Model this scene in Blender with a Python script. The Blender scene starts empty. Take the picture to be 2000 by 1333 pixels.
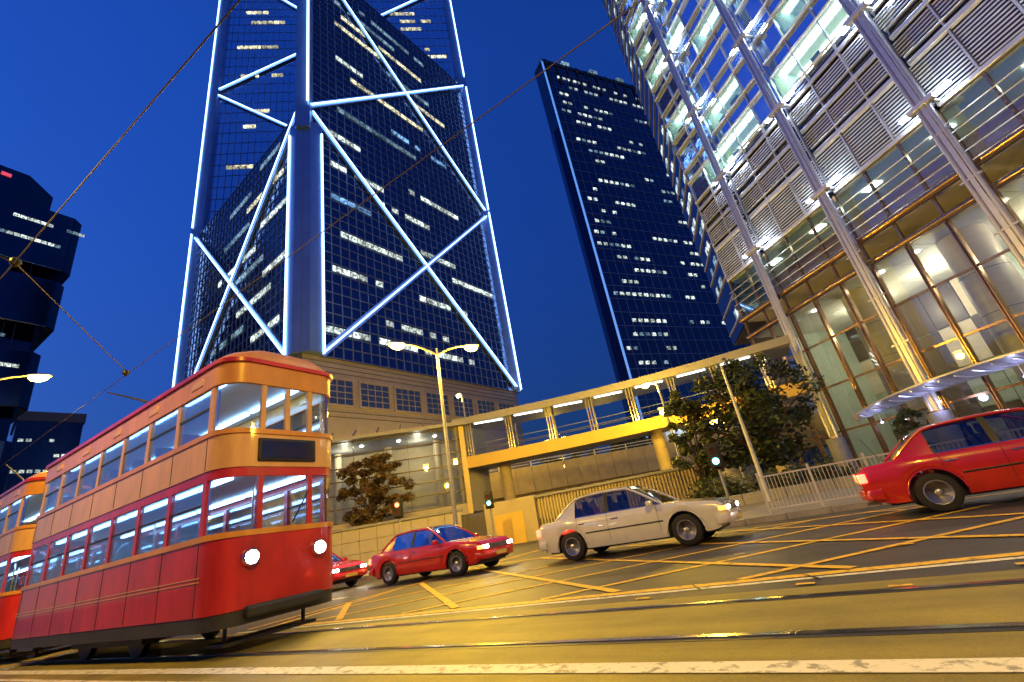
import bpy, math, random
from mathutils import Vector, Matrix
random.seed(7)
R = math.radians
SC = bpy.context.scene
COL = SC.collection

# ------------------------------------------------------------------ camera
cam = bpy.data.cameras.new('camera')
cam.lens = 887.6 / 2000 * 36.0
cam.sensor_width = 36.0
cam.clip_start = 0.05
cam.clip_end = 3000
camo = bpy.data.objects.new('camera', cam)
COL.objects.link(camo)
cr = Vector((0.81658067, 0.55286301, -0.16594729))
cd = Vector((-0.34084651, 0.22980607, -0.91159905))
cf = Vector((-0.4658537, 0.80095672, 0.37609662))
m = Matrix((cr, -cd, -cf)).transposed().to_4x4()
m.translation = Vector((0, 0, 0.95))
camo.matrix_world = m
SC.camera = camo

# ------------------------------------------------------------------ sky (blue hour, sun below the houses)
w = bpy.data.worlds.new('World')
SC.world = w
w.use_nodes = True
nt = w.node_tree
bg = nt.nodes['Background']
sky = nt.nodes.new('ShaderNodeTexSky')
sky.sky_type = 'NISHITA'
sky.sun_disc = False
sky.sun_elevation = R(12.0)
sky.sun_rotation = R(-105)
sky.altitude = 50
sky.ozone_density = 4.0
sky.air_density = 1.0
sky.dust_density = 0.3
mx = nt.nodes.new('ShaderNodeMix')
mx.data_type = 'RGBA'
mx.blend_type = 'MULTIPLY'
mx.inputs[0].default_value = 1.0
mx.inputs[7].default_value = (0.15, 0.45, 1.35, 1)
nt.links.new(sky.outputs[0], mx.inputs[6])
# the town's murk dulls the sky evenly towards the horizon
gc = nt.nodes.new('ShaderNodeTexCoord')
sx_ = nt.nodes.new('ShaderNodeSeparateXYZ')
nt.links.new(gc.outputs['Generated'], sx_.inputs[0])
rm = nt.nodes.new('ShaderNodeValToRGB')
rm.color_ramp.elements[0].position = 0.05
rm.color_ramp.elements[0].color = (0.42, 0.18, 0.11, 1)
rm.color_ramp.elements[1].position = 0.82
rm.color_ramp.elements[1].color = (1, 1, 1, 1)
nt.links.new(sx_.outputs['Z'], rm.inputs[0])
m2 = nt.nodes.new('ShaderNodeMix')
m2.data_type = 'RGBA'
m2.blend_type = 'MULTIPLY'
m2.inputs[0].default_value = 1.0
nt.links.new(mx.outputs[2], m2.inputs[6])
nt.links.new(rm.outputs[0], m2.inputs[7])
nt.links.new(m2.outputs[2], bg.inputs[0])
bg.inputs[1].default_value = 0.15

SC.view_settings.view_transform = 'Standard'
SC.view_settings.look = 'None'
SC.view_settings.exposure = 0.0
SC.view_settings.gamma = 1.0
SC.view_settings.use_curve_mapping = False
SC.cycles.use_denoising = True
SC.cycles.max_bounces = 8
SC.cycles.transparent_max_bounces = 24
SC.cycles.sample_clamp_indirect = 4.0
SC.cycles.caustics_reflective = False
SC.cycles.caustics_refractive = False

SODIUM = (1.0, 0.60, 0.04)

# ------------------------------------------------------------------ materials
def newmat(name):
    m = bpy.data.materials.new(name)
    m.use_nodes = True
    n = m.node_tree
    return m, n, n.nodes['Principled BSDF']

def mat(name, col, rough=0.5, metal=0.0, var=0.15, scale=3.0, bump=0.0, bscale=None, spec=0.5, coat=0.0, detail=6.0, stretch=None):
    m, n, b = newmat(name)
    tc = n.nodes.new('ShaderNodeTexCoord')
    src = tc.outputs['Object']
    if stretch:
        mp = n.nodes.new('ShaderNodeMapping')
        mp.inputs['Scale'].default_value = stretch
        n.links.new(src, mp.inputs[0])
        src = mp.outputs[0]
    no = n.nodes.new('ShaderNodeTexNoise')
    no.inputs['Scale'].default_value = scale
    no.inputs['Detail'].default_value = detail
    no.inputs['Roughness'].default_value = 0.62
    n.links.new(src, no.inputs['Vector'])
    rp = n.nodes.new('ShaderNodeValToRGB')
    rp.color_ramp.elements[0].position = 0.3
    rp.color_ramp.elements[1].position = 0.72
    lo = [max(0, c * (1 - var)) for c in col]
    hi = [min(1, c * (1 + var)) for c in col]
    rp.color_ramp.elements[0].color = (*lo, 1)
    rp.color_ramp.elements[1].color = (*hi, 1)
    n.links.new(no.outputs['Fac'], rp.inputs[0])
    n.links.new(rp.outputs[0], b.inputs['Base Color'])
    b.inputs['Roughness'].default_value = rough
    b.inputs['Metallic'].default_value = metal
    b.inputs['Specular IOR Level'].default_value = spec
    if coat:
        b.inputs['Coat Weight'].default_value = coat
        b.inputs['Coat Roughness'].default_value = 0.06
    if bump:
        n2 = n.nodes.new('ShaderNodeTexNoise')
        n2.inputs['Scale'].default_value = bscale or scale * 8
        n2.inputs['Detail'].default_value = 4
        n.links.new(src, n2.inputs['Vector'])
        bp = n.nodes.new('ShaderNodeBump')
        bp.inputs['Strength'].default_value = bump
        bp.inputs['Distance'].default_value = 0.02
        n.links.new(n2.outputs['Fac'], bp.inputs['Height'])
        n.links.new(bp.outputs[0], b.inputs['Normal'])
    return m

def emit(name, col, strength):
    m, n, b = newmat(name)
    b.inputs['Base Color'].default_value = (0.8, 0.8, 0.8, 1)
    b.inputs['Emission Color'].default_value = (*col, 1)
    b.inputs['Emission Strength'].default_value = strength
    b.inputs['Roughness'].default_value = 0.4
    return m

def clear_glass(name, tint=(0.9, 0.95, 0.95), refl=0.12, rough=0.02):
    m, n, b = newmat(name)
    n.nodes.remove(b)
    out = n.nodes['Material Output']
    tr = n.nodes.new('ShaderNodeBsdfTransparent')
    tr.inputs[0].default_value = (*tint, 1)
    gl = n.nodes.new('ShaderNodeBsdfGlossy')
    gl.inputs['Roughness'].default_value = rough
    gl.inputs['Color'].default_value = (0.9, 0.95, 1, 1)
    lw = n.nodes.new('ShaderNodeLayerWeight')
    lw.inputs[0].default_value = 0.25
    mt = n.nodes.new('ShaderNodeMath')
    mt.operation = 'MULTIPLY_ADD'
    mt.inputs[1].default_value = 0.6
    mt.inputs[2].default_value = refl
    n.links.new(lw.outputs['Fresnel'], mt.inputs[0])
    mi = n.nodes.new('ShaderNodeMixShader')
    n.links.new(mt.outputs[0], mi.inputs[0])
    n.links.new(tr.outputs[0], mi.inputs[1])
    n.links.new(gl.outputs[0], mi.inputs[2])
    n.links.new(mi.outputs[0], out.inputs[0])
    return m

def mirror_glass(name, col, rough=0.06, wob=0.03, wscale=0.35, dark=(0.004, 0.008, 0.02)):
    """coated curtain-wall glass: a slightly rippled, coloured reflection over a dark pane"""
    m, n, b = newmat(name)
    b.inputs['Base Color'].default_value = (*col, 1)
    b.inputs['Metallic'].default_value = 0.92
    b.inputs['Roughness'].default_value = rough
    tc = n.nodes.new('ShaderNodeTexCoord')
    no = n.nodes.new('ShaderNodeTexNoise')
    no.inputs['Scale'].default_value = wscale
    no.inputs['Detail'].default_value = 3
    n.links.new(tc.outputs['Object'], no.inputs['Vector'])
    bp = n.nodes.new('ShaderNodeBump')
    bp.inputs['Strength'].default_value = 1.0
    bp.inputs['Distance'].default_value = wob
    n.links.new(no.outputs['Fac'], bp.inputs['Height'])
    n.links.new(bp.outputs[0], b.inputs['Normal'])
    return m

M = {}
def ground_mat(name, base, stain, spot, rough, grain=160.0, spotscale=26.0, streak=None):
    """layered street surface: broad patches, fine aggregate, stains drawn out along the traffic, pits"""
    m, n, b = newmat(name)
    N = n.nodes.new
    tc = N('ShaderNodeTexCoord')
    def noise(scale, detail=8, vec=None, rg=.6):
        o = N('ShaderNodeTexNoise')
        o.inputs['Scale'].default_value = scale
        o.inputs['Detail'].default_value = detail
        o.inputs['Roughness'].default_value = rg
        n.links.new(vec or tc.outputs['Object'], o.inputs['Vector'])
        return o.outputs['Fac']
    def ramp(src, p0, c0, p1, c1):
        r_ = N('ShaderNodeValToRGB')
        e = r_.color_ramp.elements
        e[0].position, e[1].position = p0, p1
        e[0].color, e[1].color = (*c0, 1), (*c1, 1)
        n.links.new(src, r_.inputs[0])
        return r_.outputs[0]
    def mul(a, b_, f=1.0, typ='MULTIPLY'):
        x = N('ShaderNodeMix')
        x.data_type = 'RGBA'
        x.blend_type = typ
        x.inputs[0].default_value = f
        n.links.new(a, x.inputs[6])
        n.links.new(b_, x.inputs[7])
        return x.outputs[2]
    mp = N('ShaderNodeMapping')
    mp.inputs['Scale'].default_value = (0.16, 1.6, 1)
    n.links.new(tc.outputs['Object'], mp.inputs[0])
    col = ramp(noise(.7, 9), .32, stain, .66, base)
    col = mul(col, ramp(noise(1.4, 7, mp.outputs[0]), .36, (.62, .62, .60), .60, (1.08, 1.08, 1.08)), .8)
    col = mul(col, ramp(noise(grain, 3, None, .8), .30, (.55, .55, .55), .72, (1.35, 1.35, 1.35)), .75)
    vo = N('ShaderNodeTexVoronoi')
    vo.inputs['Scale'].default_value = spotscale
    n.links.new(tc.outputs['Object'], vo.inputs['Vector'])
    pits = ramp(vo.outputs['Distance'], .05, (.25, .25, .25), .14, (1, 1, 1))
    gate = ramp(noise(5, 4), .52, (1, 1, 1), .66, (0, 0, 0))
    sc_ = N('ShaderNodeMix')
    sc_.data_type = 'RGBA'
    sc_.blend_type = 'LIGHTEN'
    sc_.inputs[0].default_value = 1
    n.links.new(pits, sc_.inputs[6])
    n.links.new(gate, sc_.inputs[7])
    col = mul(col, sc_.outputs[2], spot)
    n.links.new(col, b.inputs['Base Color'])
    rr = N('ShaderNodeMapRange')
    rr.inputs[3].default_value = rough - .14
    rr.inputs[4].default_value = rough + .12
    n.links.new(noise(1.1, 7), rr.inputs[0])
    n.links.new(rr.outputs[0], b.inputs['Roughness'])
    bp = N('ShaderNodeBump')
    bp.inputs['Strength'].default_value = .55
    bp.inputs['Distance'].default_value = .006
    n.links.new(noise(grain * .6, 5, None, .75), bp.inputs['Height'])
    n.links.new(bp.outputs[0], b.inputs['Normal'])
    return m
M['asphalt'] = ground_mat('asphalt', (0.060, 0.052, 0.045), (0.036, 0.032, 0.029), .5, .55, 120)
M['concrete'] = ground_mat('track_concrete', (0.33, 0.27, 0.04), (0.16, 0.13, 0.026), .9, .6, 90, 9.0)  # sodium light's yellow worked into the base and stain colours
M['paving'] = mat('paving', (0.24, 0.22, 0.2), 0.6, var=0.2, scale=2.0, bump=0.3, bscale=40)
M['ground'] = mat('ground_cover', (0.16, 0.145, 0.125), 0.8, var=0.3, scale=0.4, bump=0.3, bscale=8)
M['kerb'] = mat('kerb_stone', (0.32, 0.31, 0.29), 0.7, var=0.2, scale=4, bump=0.3)
M['rail_steel'] = mat('rail_steel', (0.55, 0.55, 0.56), 0.18, metal=1.0, var=0.2, scale=6, stretch=(0.3, 8, 8))
M['rail_groove'] = mat('rail_groove', (0.02, 0.018, 0.016), 0.5, var=0.3, scale=8)

def paint(name, col, wear=0.5):
    m, n, b = newmat(name)
    tc = n.nodes.new('ShaderNodeTexCoord')
    no = n.nodes.new('ShaderNodeTexNoise')
    no.inputs['Scale'].default_value = 9
    no.inputs['Detail'].default_value = 10
    no.inputs['Roughness'].default_value = 0.7
    n.links.new(tc.outputs['Object'], no.inputs['Vector'])
    rp = n.nodes.new('ShaderNodeValToRGB')
    rp.color_ramp.elements[0].position = 0.40
    rp.color_ramp.elements[1].position = 0.40 + 0.12 * wear + 0.02
    rp.color_ramp.elements[0].color = (col[0] * .35 + .03, col[1] * .35 + .03, col[2] * .35 + .03, 1)
    rp.color_ramp.elements[1].color = (*col, 1)
    n.links.new(no.outputs['Fac'], rp.inputs[0])
    n.links.new(rp.outputs[0], b.inputs['Base Color'])
    b.inputs['Roughness'].default_value = 0.6
    return m
M['white_line'] = paint('worn_white_paint', (0.72, 0.7, 0.64))
M['yellow_line'] = paint('worn_yellow_paint', (0.75, 0.47, 0.03))

M['led'] = emit('white_led_line', (0.30, 0.52, 1.0), 6.5)
M['tower_glass'] = mirror_glass('tower_dark_glass', (0.065, 0.095, 0.15), 0.05, 0.10, 0.9)
M['tower_blue_glass'] = mirror_glass('tower_blue_glass', (0.72, 0.82, 1.0), 0.10, 0.04, 0.3)
M['tower_column'] = mat('tower_aluminium', (0.30, 0.44, 0.68), 0.35, metal=0.55, var=0.12, scale=0.25)
M['tower_mullion'] = mat('tower_mullion', (0.28, 0.33, 0.42), 0.4, metal=0.4, var=0.1)
M['stone'] = mat('podium_granite', (0.50, 0.44, 0.36), 0.55, var=0.1, scale=1.2, bump=0.1, bscale=30)
M['stone_dark'] = mat('podium_joint', (0.12, 0.10, 0.09), 0.8, var=0.1)
M['pod_pane'] = mirror_glass('podium_bronze_glass', (0.42, 0.30, 0.16), 0.14, 0.02, 0.6)
M['muntin'] = mat('podium_muntin', (0.55, 0.46, 0.36), 0.5, var=0.1)
def lit_window(name, col, strength):
    m, n, b = newmat(name)
    b.inputs['Base Color'].default_value = (0.10, 0.11, 0.12, 1)
    b.inputs['Roughness'].default_value = 0.15
    b.inputs['Emission Color'].default_value = (*col, 1)
    oi = n.nodes.new('ShaderNodeObjectInfo')
    tc = n.nodes.new('ShaderNodeTexCoord')
    no = n.nodes.new('ShaderNodeTexNoise')
    no.noise_dimensions = '4D'
    no.inputs['Scale'].default_value = 2.3
    no.inputs['Detail'].default_value = 2
    n.links.new(tc.outputs['Object'], no.inputs['Vector'])
    k = n.nodes.new('ShaderNodeMath')
    k.operation = 'MULTIPLY'
    k.inputs[1].default_value = 40
    n.links.new(oi.outputs['Random'], k.inputs[0])
    n.links.new(k.outputs[0], no.inputs['W'])
    r_ = n.nodes.new('ShaderNodeMapRange')
    r_.inputs[1].default_value, r_.inputs[2].default_value = .38, .62
    r_.inputs[3].default_value, r_.inputs[4].default_value = .12 * strength, 1.9 * strength
    n.links.new(no.outputs['Fac'], r_.inputs[0])
    p = n.nodes.new('ShaderNodeMapRange')
    p.inputs[3].default_value, p.inputs[4].default_value = .35, 1.25
    n.links.new(oi.outputs['Random'], p.inputs[0])
    q = n.nodes.new('ShaderNodeMath')
    q.operation = 'MULTIPLY'
    n.links.new(r_.outputs[0], q.inputs[0])
    n.links.new(p.outputs[0], q.inputs[1])
    n.links.new(q.outputs[0], b.inputs['Emission Strength'])
    return m
M['win_white'] = lit_window('lit_office_window', (0.86, 1.0, 0.90), 0.95)
M['win_warm'] = lit_window('lit_warm_window', (1.0, 0.92, 0.55), 0.9)
M['win_blue'] = lit_window('lit_blue_window', (0.25, 0.55, 1.0), 0.8)
M['win_dim'] = lit_window('dim_office_window', (0.45, 0.75, 0.9), 0.35)

M['rb_glass'] = mirror_glass('curtain_wall_glass', (0.50, 0.68, 1.0), 0.05, 0.02, 0.5)
M['rb_dark'] = mirror_glass('curtain_wall_dark_glass', (0.10, 0.11, 0.18), 0.06, 0.02, 0.5)
M['bar'] = mat('sunshade_aluminium', (0.78, 0.82, 0.88), 0.32, metal=0.5, var=0.08, scale=2)
M['louvre'] = mat('louvre_aluminium', (0.80, 0.83, 0.90), 0.4, metal=0.3, var=0.06)
M['mast'] = mat('mast_steel', (0.70, 0.70, 0.74), 0.42, metal=0.75, var=0.08)
M['bronze'] = mat('bronze_mullion', (0.42, 0.27, 0.17), 0.25, metal=0.85, var=0.12)
M['flood'] = emit('floodlight_lens', (0.80, 0.90, 1.0), 45.0)
M['granite'] = mat('grey_granite', (0.30, 0.30, 0.34), 0.55, var=0.35, scale=14, bump=0.2, bscale=60)
M['lobby_stone'] = mat('lobby_travertine', (0.62, 0.53, 0.42), 0.45, var=0.1, scale=0.8, stretch=(1, 1, 4))
M['lobby_wall'] = mat('lobby_wall', (0.36, 0.42, 0.36), 0.4, var=0.08, scale=0.5)
M['wall_dark'] = mat('lobby_dark_panel', (0.10, 0.07, 0.055), 0.35, var=0.15, scale=0.8)
M['ceiling'] = mat('ceiling_panel', (0.74, 0.72, 0.66), 0.6, var=0.04)
M['office_wall'] = mat('office_wall', (0.62, 0.70, 0.62), 0.7, var=0.08)
M['office_light'] = emit('office_light_panel', (0.86, 1.0, 0.90), 17.0)
M['downlight'] = emit('downlight_lens', (1.0, 0.93, 0.78), 25.0)
M['lobby_glass'] = clear_glass('lobby_glass', (0.90, 0.94, 0.92), 0.07)
M['office_glass'] = clear_glass('office_glass', (0.80, 0.92, 0.90), 0.10)
M['canopy'] = mat('canopy_enamel', (0.66, 0.66, 0.80), 0.3, metal=0.1, var=0.06)
M['canopy_lamp'] = emit('canopy_lamp_lens', (0.55, 0.58, 1.0), 14.0)
M['core'] = mat('service_core', (0.10, 0.10, 0.12), 0.7, var=0.2, scale=0.3)

M['ct_glass'] = mirror_glass('far_tower_glass', (0.045, 0.06, 0.10), 0.06, 0.05, 0.3)
M['ct_side'] = mirror_glass('far_tower_side_glass', (0.05, 0.06, 0.11), 0.1, 0.05, 0.3)
M['edge_blue'] = emit('blue_edge_light', (0.10, 0.36, 1.0), .8)
M['dark_clad'] = mirror_glass('dark_cladding', (0.045, 0.055, 0.085), 0.16, 0.05, 0.2)
M['roof_red'] = emit('red_roof_sign', (1.0, 0.05, 0.04), 0.8)

M['lamp_metal'] = mat('lamp_post_galvanised', (0.42, 0.42, 0.42), 0.4, metal=0.7, var=0.15)
M['lamp_lens'] = emit('sodium_lens', (1.0, 0.66, 0.09), 20.0)
M['wire'] = mat('copper_wire', (0.09, 0.075, 0.065), 0.6, metal=0.4, var=0.1)
M['black'] = mat('black_plastic', (0.015, 0.015, 0.016), 0.5, var=0.2)
M['green_lens'] = emit('green_signal_lens', (0.12, 1.0, 0.85), 12.0)
M['red_lens'] = emit('red_signal_lens', (1.0, 0.05, 0.03), 12.0)
M['off_lens'] = mat('unlit_lens', (0.06, 0.02, 0.015), 0.2, var=0.1)

M['bridge_fascia'] = mat('bridge_fascia_sodium_tint', (0.74, 0.50, 0.10), 0.45, var=0.07, scale=1)  # yellow of the sodium lamps is put into the fascia colour
M['bridge_roof'] = mat('bridge_roof', (0.34, 0.33, 0.34), 0.5, var=0.08)
M['bridge_post'] = mat('bridge_polished_post', (0.78, 0.70, 0.48), 0.2, metal=0.7, var=0.05)
M['tube_white'] = emit('bridge_light_tube', (1.0, 0.96, 0.85), 7.0)
M['flyover'] = mat('flyover_concrete', (0.42, 0.34, 0.22), 0.7, var=0.16, scale=1.2, bump=0.2)
M['ribbed'] = mat('ribbed_wall', (0.50, 0.42, 0.26), 0.65, var=0.12, scale=1.0)
M['portal'] = mat('portal_bluish_tint', (0.62, 0.62, 0.78), 0.4, var=0.06)  # white portal; its bluish light is mixed into this colour
M['box_frame'] = mat('entrance_frame_paint', (0.72, 0.55, 0.24), 0.4, var=0.06)
M['transom'] = mat('entrance_transom', (0.10, 0.08, 0.07), 0.4, metal=0.5)

M['bark'] = mat('bark', (0.11, 0.08, 0.055), 0.9, var=0.3, scale=12, bump=0.6)
def leafmat(name, col):
    m, n, b = newmat(name)
    oi = n.nodes.new('ShaderNodeTexCoord')
    no = n.nodes.new('ShaderNodeTexNoise')
    no.inputs['Scale'].default_value = 1.6
    no.inputs['Detail'].default_value = 5
    n.links.new(oi.outputs['Object'], no.inputs['Vector'])
    rp = n.nodes.new('ShaderNodeValToRGB')
    rp.color_ramp.elements[0].position = 0.35
    rp.color_ramp.elements[1].position = 0.68
    rp.color_ramp.elements[0].color = (*[c * 0.55 for c in col], 1)
    rp.color_ramp.elements[1].color = (*[c * 1.5 for c in col], 1)
    n.links.new(no.outputs['Fac'], rp.inputs[0])
    n.links.new(rp.outputs[0], b.inputs['Base Color'])
    b.inputs['Roughness'].default_value = 0.5
    b.inputs['Subsurface Weight'].default_value = 0.0
    return m
M['leaf'] = leafmat('leaf_green', (0.075, 0.095, 0.03))
M['leaf_dark'] = leafmat('leaf_dark_green', (0.04, 0.06, 0.02))
M['leaf_warm'] = leafmat('leaf_bronze', (0.13, 0.085, 0.03))

M['t_amber'] = mat('tram_amber_paint', (0.72, 0.30, 0.03), 0.34, var=0.16, scale=2.2, coat=0.4, stretch=(1.6, 1.6, .5), bump=.05, bscale=3)
M['t_peach'] = mat('tram_peach_panel', (0.78, 0.42, 0.13), 0.34, var=0.15, scale=2.2, coat=0.4, stretch=(1.6, 1.6, .5), bump=.05, bscale=3)
M['t_red'] = mat('tram_red_paint', (0.58, 0.025, 0.012), 0.32, var=0.25, scale=2.0, coat=0.5, stretch=(1.6, 1.6, .45), bump=.06, bscale=3)
M['t_inside'] = mat('tram_interior_cream', (0.66, 0.64, 0.58), 0.5, var=0.05)
M['t_tube'] = emit('tram_blue_white_tube', (0.26, 0.54, 1.0), 13.0)
M['t_glass'] = clear_glass('tram_window_glass', (0.88, 0.93, 0.97), 0.06)
M['t_dark'] = mat('tram_underframe', (0.03, 0.028, 0.026), 0.6, var=0.3)
M['t_seat'] = mat('tram_seat', (0.30, 0.16, 0.06), 0.5, var=0.1)
M['headlight'] = emit('headlight_lens', (1.0, 0.96, 0.88), 70.0)
M['dest'] = mirror_glass('destination_glass', (0.16, 0.14, 0.12), 0.08, 0.0, 1.0)

M['car_red'] = mat('car_red_paint', (0.55, 0.014, 0.010), 0.25, var=0.16, scale=2.5, coat=1.0)
M['car_white'] = mat('car_white_paint', (0.72, 0.72, 0.70), 0.25, var=0.08, scale=2.5, coat=1.0)
M['car_glass'] = clear_glass('car_window_glass', (0.50, 0.54, 0.54), 0.10)
M['rim'] = mat('wheel_rim_alloy', (0.5, 0.5, 0.5), 0.3, metal=0.8, var=0.1)
M['marker'] = emit('amber_side_marker', (1.0, 0.45, 0.04), 1.5)
M['chrome'] = mat('chrome_trim', (0.75, 0.75, 0.76), 0.12, metal=1.0, var=0.04)
M['tyre'] = mat('tyre_rubber', (0.02, 0.02, 0.02), 0.75, var=0.2)
M['tail'] = emit('tail_light_lens', (1.0, 0.03, 0.015), 14.0)
M['plate'] = mat('number_plate_blank', (0.75, 0.62, 0.10), 0.5, var=0.05)
M['fence_white'] = mat('fence_painted_steel', (0.62, 0.60, 0.56), 0.4, metal=0.2, var=0.15)
M['sign_lit'] = emit('lit_bollard_face', (1.0, 0.88, 0.45), 3.2)
M['arch_red'] = mat('arch_red_paint', (0.42, 0.05, 0.03), 0.35, var=0.1)

# ------------------------------------------------------------------ mesh helpers
class MB:
    def __init__(s):
        s.v, s.f = [], []
    def quad(s, a, b, c, d):
        k = len(s.v)
        s.v += [tuple(a), tuple(b), tuple(c), tuple(d)]
        s.f.append((k, k + 1, k + 2, k + 3))
        return s
    def box(s, x0, x1, y0, y1, z0, z1):
        k = len(s.v)
        s.v += [(x0, y0, z0), (x1, y0, z0), (x1, y1, z0), (x0, y1, z0), (x0, y0, z1), (x1, y0, z1), (x1, y1, z1), (x0, y1, z1)]
        s.f += [(k, k + 3, k + 2, k + 1), (k + 4, k + 5, k + 6, k + 7), (k, k + 1, k + 5, k + 4), (k + 1, k + 2, k + 6, k + 5), (k + 2, k + 3, k + 7, k + 6), (k + 3, k, k + 4, k + 7)]
        return s
    def bar(s, p, q, w, h, up=(0, 0, 1)):
        """rectangular bar from p to q, w across, h along up"""
        p, q = Vector(p), Vector(q)
        d = (q - p).normalized()
        u = Vector(up)
        sd = d.cross(u)
        if sd.length < 1e-4:
            sd = d.cross(Vector((1, 0, 0)))
        sd.normalize()
        u = sd.cross(d).normalized()
        k = len(s.v)
        for c in (p, q):
            for a, b in ((-1, -1), (1, -1), (1, 1), (-1, 1)):
                s.v.append(tuple(c + sd * (a * w / 2) + u * (b * h / 2)))
        s.f += [(k, k + 1, k + 2, k + 3), (k + 7, k + 6, k + 5, k + 4)]
        for i in range(4):
            j = (i + 1) % 4
            s.f.append((k + j, k + i, k + 4 + i, k + 4 + j))
        return s
    def tube(s, pts, r, n=10, caps=True):
        pts = [Vector(p) for p in pts]
        rs = r if isinstance(r, (list, tuple)) else [r] * len(pts)
        k = len(s.v)
        for i, p in enumerate(pts):
            d = (pts[min(i + 1, len(pts) - 1)] - pts[max(i - 1, 0)]).normalized()
            a = d.cross(Vector((0, 0, 1)))
            if a.length < 1e-3:
                a = d.cross(Vector((1, 0, 0)))
            a.normalize()
            b = d.cross(a)
            for j in range(n):
                t = 2 * math.pi * j / n
                s.v.append(tuple(p + (a * math.cos(t) + b * math.sin(t)) * rs[i]))
        for i in range(len(pts) - 1):
            for j in range(n):
                j2 = (j + 1) % n
                s.f.append((k + i * n + j, k + i * n + j2, k + (i + 1) * n + j2, k + (i + 1) * n + j))
        if caps:
            s.f.append(tuple(k + j for j in range(n - 1, -1, -1)))
            s.f.append(tuple(k + (len(pts) - 1) * n + j for j in range(n)))
        return s
    def prism(s, poly, z0, z1, caps=True):
        k = len(s.v)
        n = len(poly)
        s.v += [(x, y, z0) for x, y in poly] + [(x, y, z1) for x, y in poly]
        for i in range(n):
            j = (i + 1) % n
            s.f.append((k + i, k + j, k + n + j, k + n + i))
        if caps:
            s.f.append(tuple(k + i for i in range(n - 1, -1, -1)))
            s.f.append(tuple(k + n + i for i in range(n)))
        return s
    def loft(s, rings, close=True, caps=True):
        k = len(s.v)
        n = len(rings[0])
        for rg in rings:
            s.v += [tuple(p) for p in rg]
        for i in range(len(rings) - 1):
            for j in range(n if close else n - 1):
                j2 = (j + 1) % n
                s.f.append((k + i * n + j, k + i * n + j2, k + (i + 1) * n + j2, k + (i + 1) * n + j))
        if caps and close:
            s.f.append(tuple(k + j for j in range(n - 1, -1, -1)))
            s.f.append(tuple(k + (len(rings) - 1) * n + j for j in range(n)))
        return s
    def disc(s, c, ax, r, n=14, th=0.02):
        c, ax = Vector(c), Vector(ax).normalized()
        return s.tube([c - ax * th / 2, c + ax * th / 2], r, n)
    def mesh(s, name):
        me = bpy.data.meshes.new(name)
        me.from_pydata(s.v, [], s.f)
        me.update()
        return me
    def build(s, name, m, parent=None, smooth=False, bevel=0.0, loc=None):
        me = s.mesh(name)
        me.materials.append(m)
        if smooth:
            for p in me.polygons:
                p.use_smooth = True
        o = bpy.data.objects.new(name, me)
        COL.objects.link(o)
        if parent is not None:
            o.parent = parent
        if loc is not None:
            o.location = loc
        if smooth:
            try:
                me.set_sharp_from_angle(angle=R(38))
            except Exception:
                pass
        if bevel:
            bv = o.modifiers.new('bevel', 'BEVEL')
            bv.width = bevel
            bv.segments = 2
            bv.limit_method = 'ANGLE'
            bv.angle_limit = R(40)
        return o

def piece(name, me, m, parent, loc=(0, 0, 0), rot=None):
    """another object sharing mesh data"""
    if not me.materials:
        me.materials.append(m)
    o = bpy.data.objects.new(name, me)
    COL.objects.link(o)
    o.parent = parent
    o.location = loc
    if rot is not None:
        o.rotation_euler = rot
    if me.materials[0] != m:
        o.material_slots[0].link = 'OBJECT'
        o.material_slots[0].material = m
    return o

def tag(o, label, cat, group=None):
    o['label'] = label
    o['category'] = cat
    if group:
        o['group'] = group
    return o

def thing(name, label, cat, loc=(0, 0, 0), rotz=0.0, group=None):
    o = bpy.data.objects.new(name, None)
    o.empty_display_size = 0.3
    COL.objects.link(o)
    o.location = loc
    o.rotation_euler = (0, 0, rotz)
    return tag(o, label, cat, group)

def struct(o):
    o['kind'] = 'structure'
    return o

def stuff(o):
    o['kind'] = 'stuff'
    return o

def copy_tree(o, parent=None):
    c = o.copy()
    COL.objects.link(c)
    c.parent = parent
    for ch in list(o.children):
        copy_tree(ch, c)
    return c

def lamp_light(parent, loc, power, col=SODIUM, radius=0.2, spot=None):
    l = bpy.data.lights.new('lamp_glow', 'POINT')
    l.energy = power
    l.color = col
    l.shadow_soft_size = radius
    o = bpy.data.objects.new('lamp_glow', l)
    COL.objects.link(o)
    o.parent = parent
    o.location = loc
    return o

def sstep(a, b, x):
    t = max(0.0, min(1.0, (x - a) / (b - a)))
    return t * t * (3 - 2 * t)

# ------------------------------------------------------------------ terrain, road, tracks
def bank(x):
    """line of the retaining walls: raised terrace beyond it"""
    pts = ((-300, 18.7), (-34.5, 18.9), (-23.0, 28.1), (-17.0, 27.4), (-7.0, 30.6), (-4.0, 33.0), (300, 33))
    for (xa, ya), (xb, yb) in zip(pts[:-1], pts[1:]):
        if x <= xb:
            return ya + (yb - ya) * (x - xa) / (xb - xa)
    return 33.0
def terrain(x, y):
    k = sstep(-6.5, -3.5, x)
    up = 2.45 * sstep(0.0, 0.6, y - bank(x)) + .5 * sstep(2, 10, y - bank(x)) + 1.2 * sstep(45, 90, y)
    left = up if y > bank(x) else (-0.06 if x > -40 else .1)
    h = left * (1 - k) + 0.13 * k
    return h if y > 14.6 else -0.06

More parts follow.
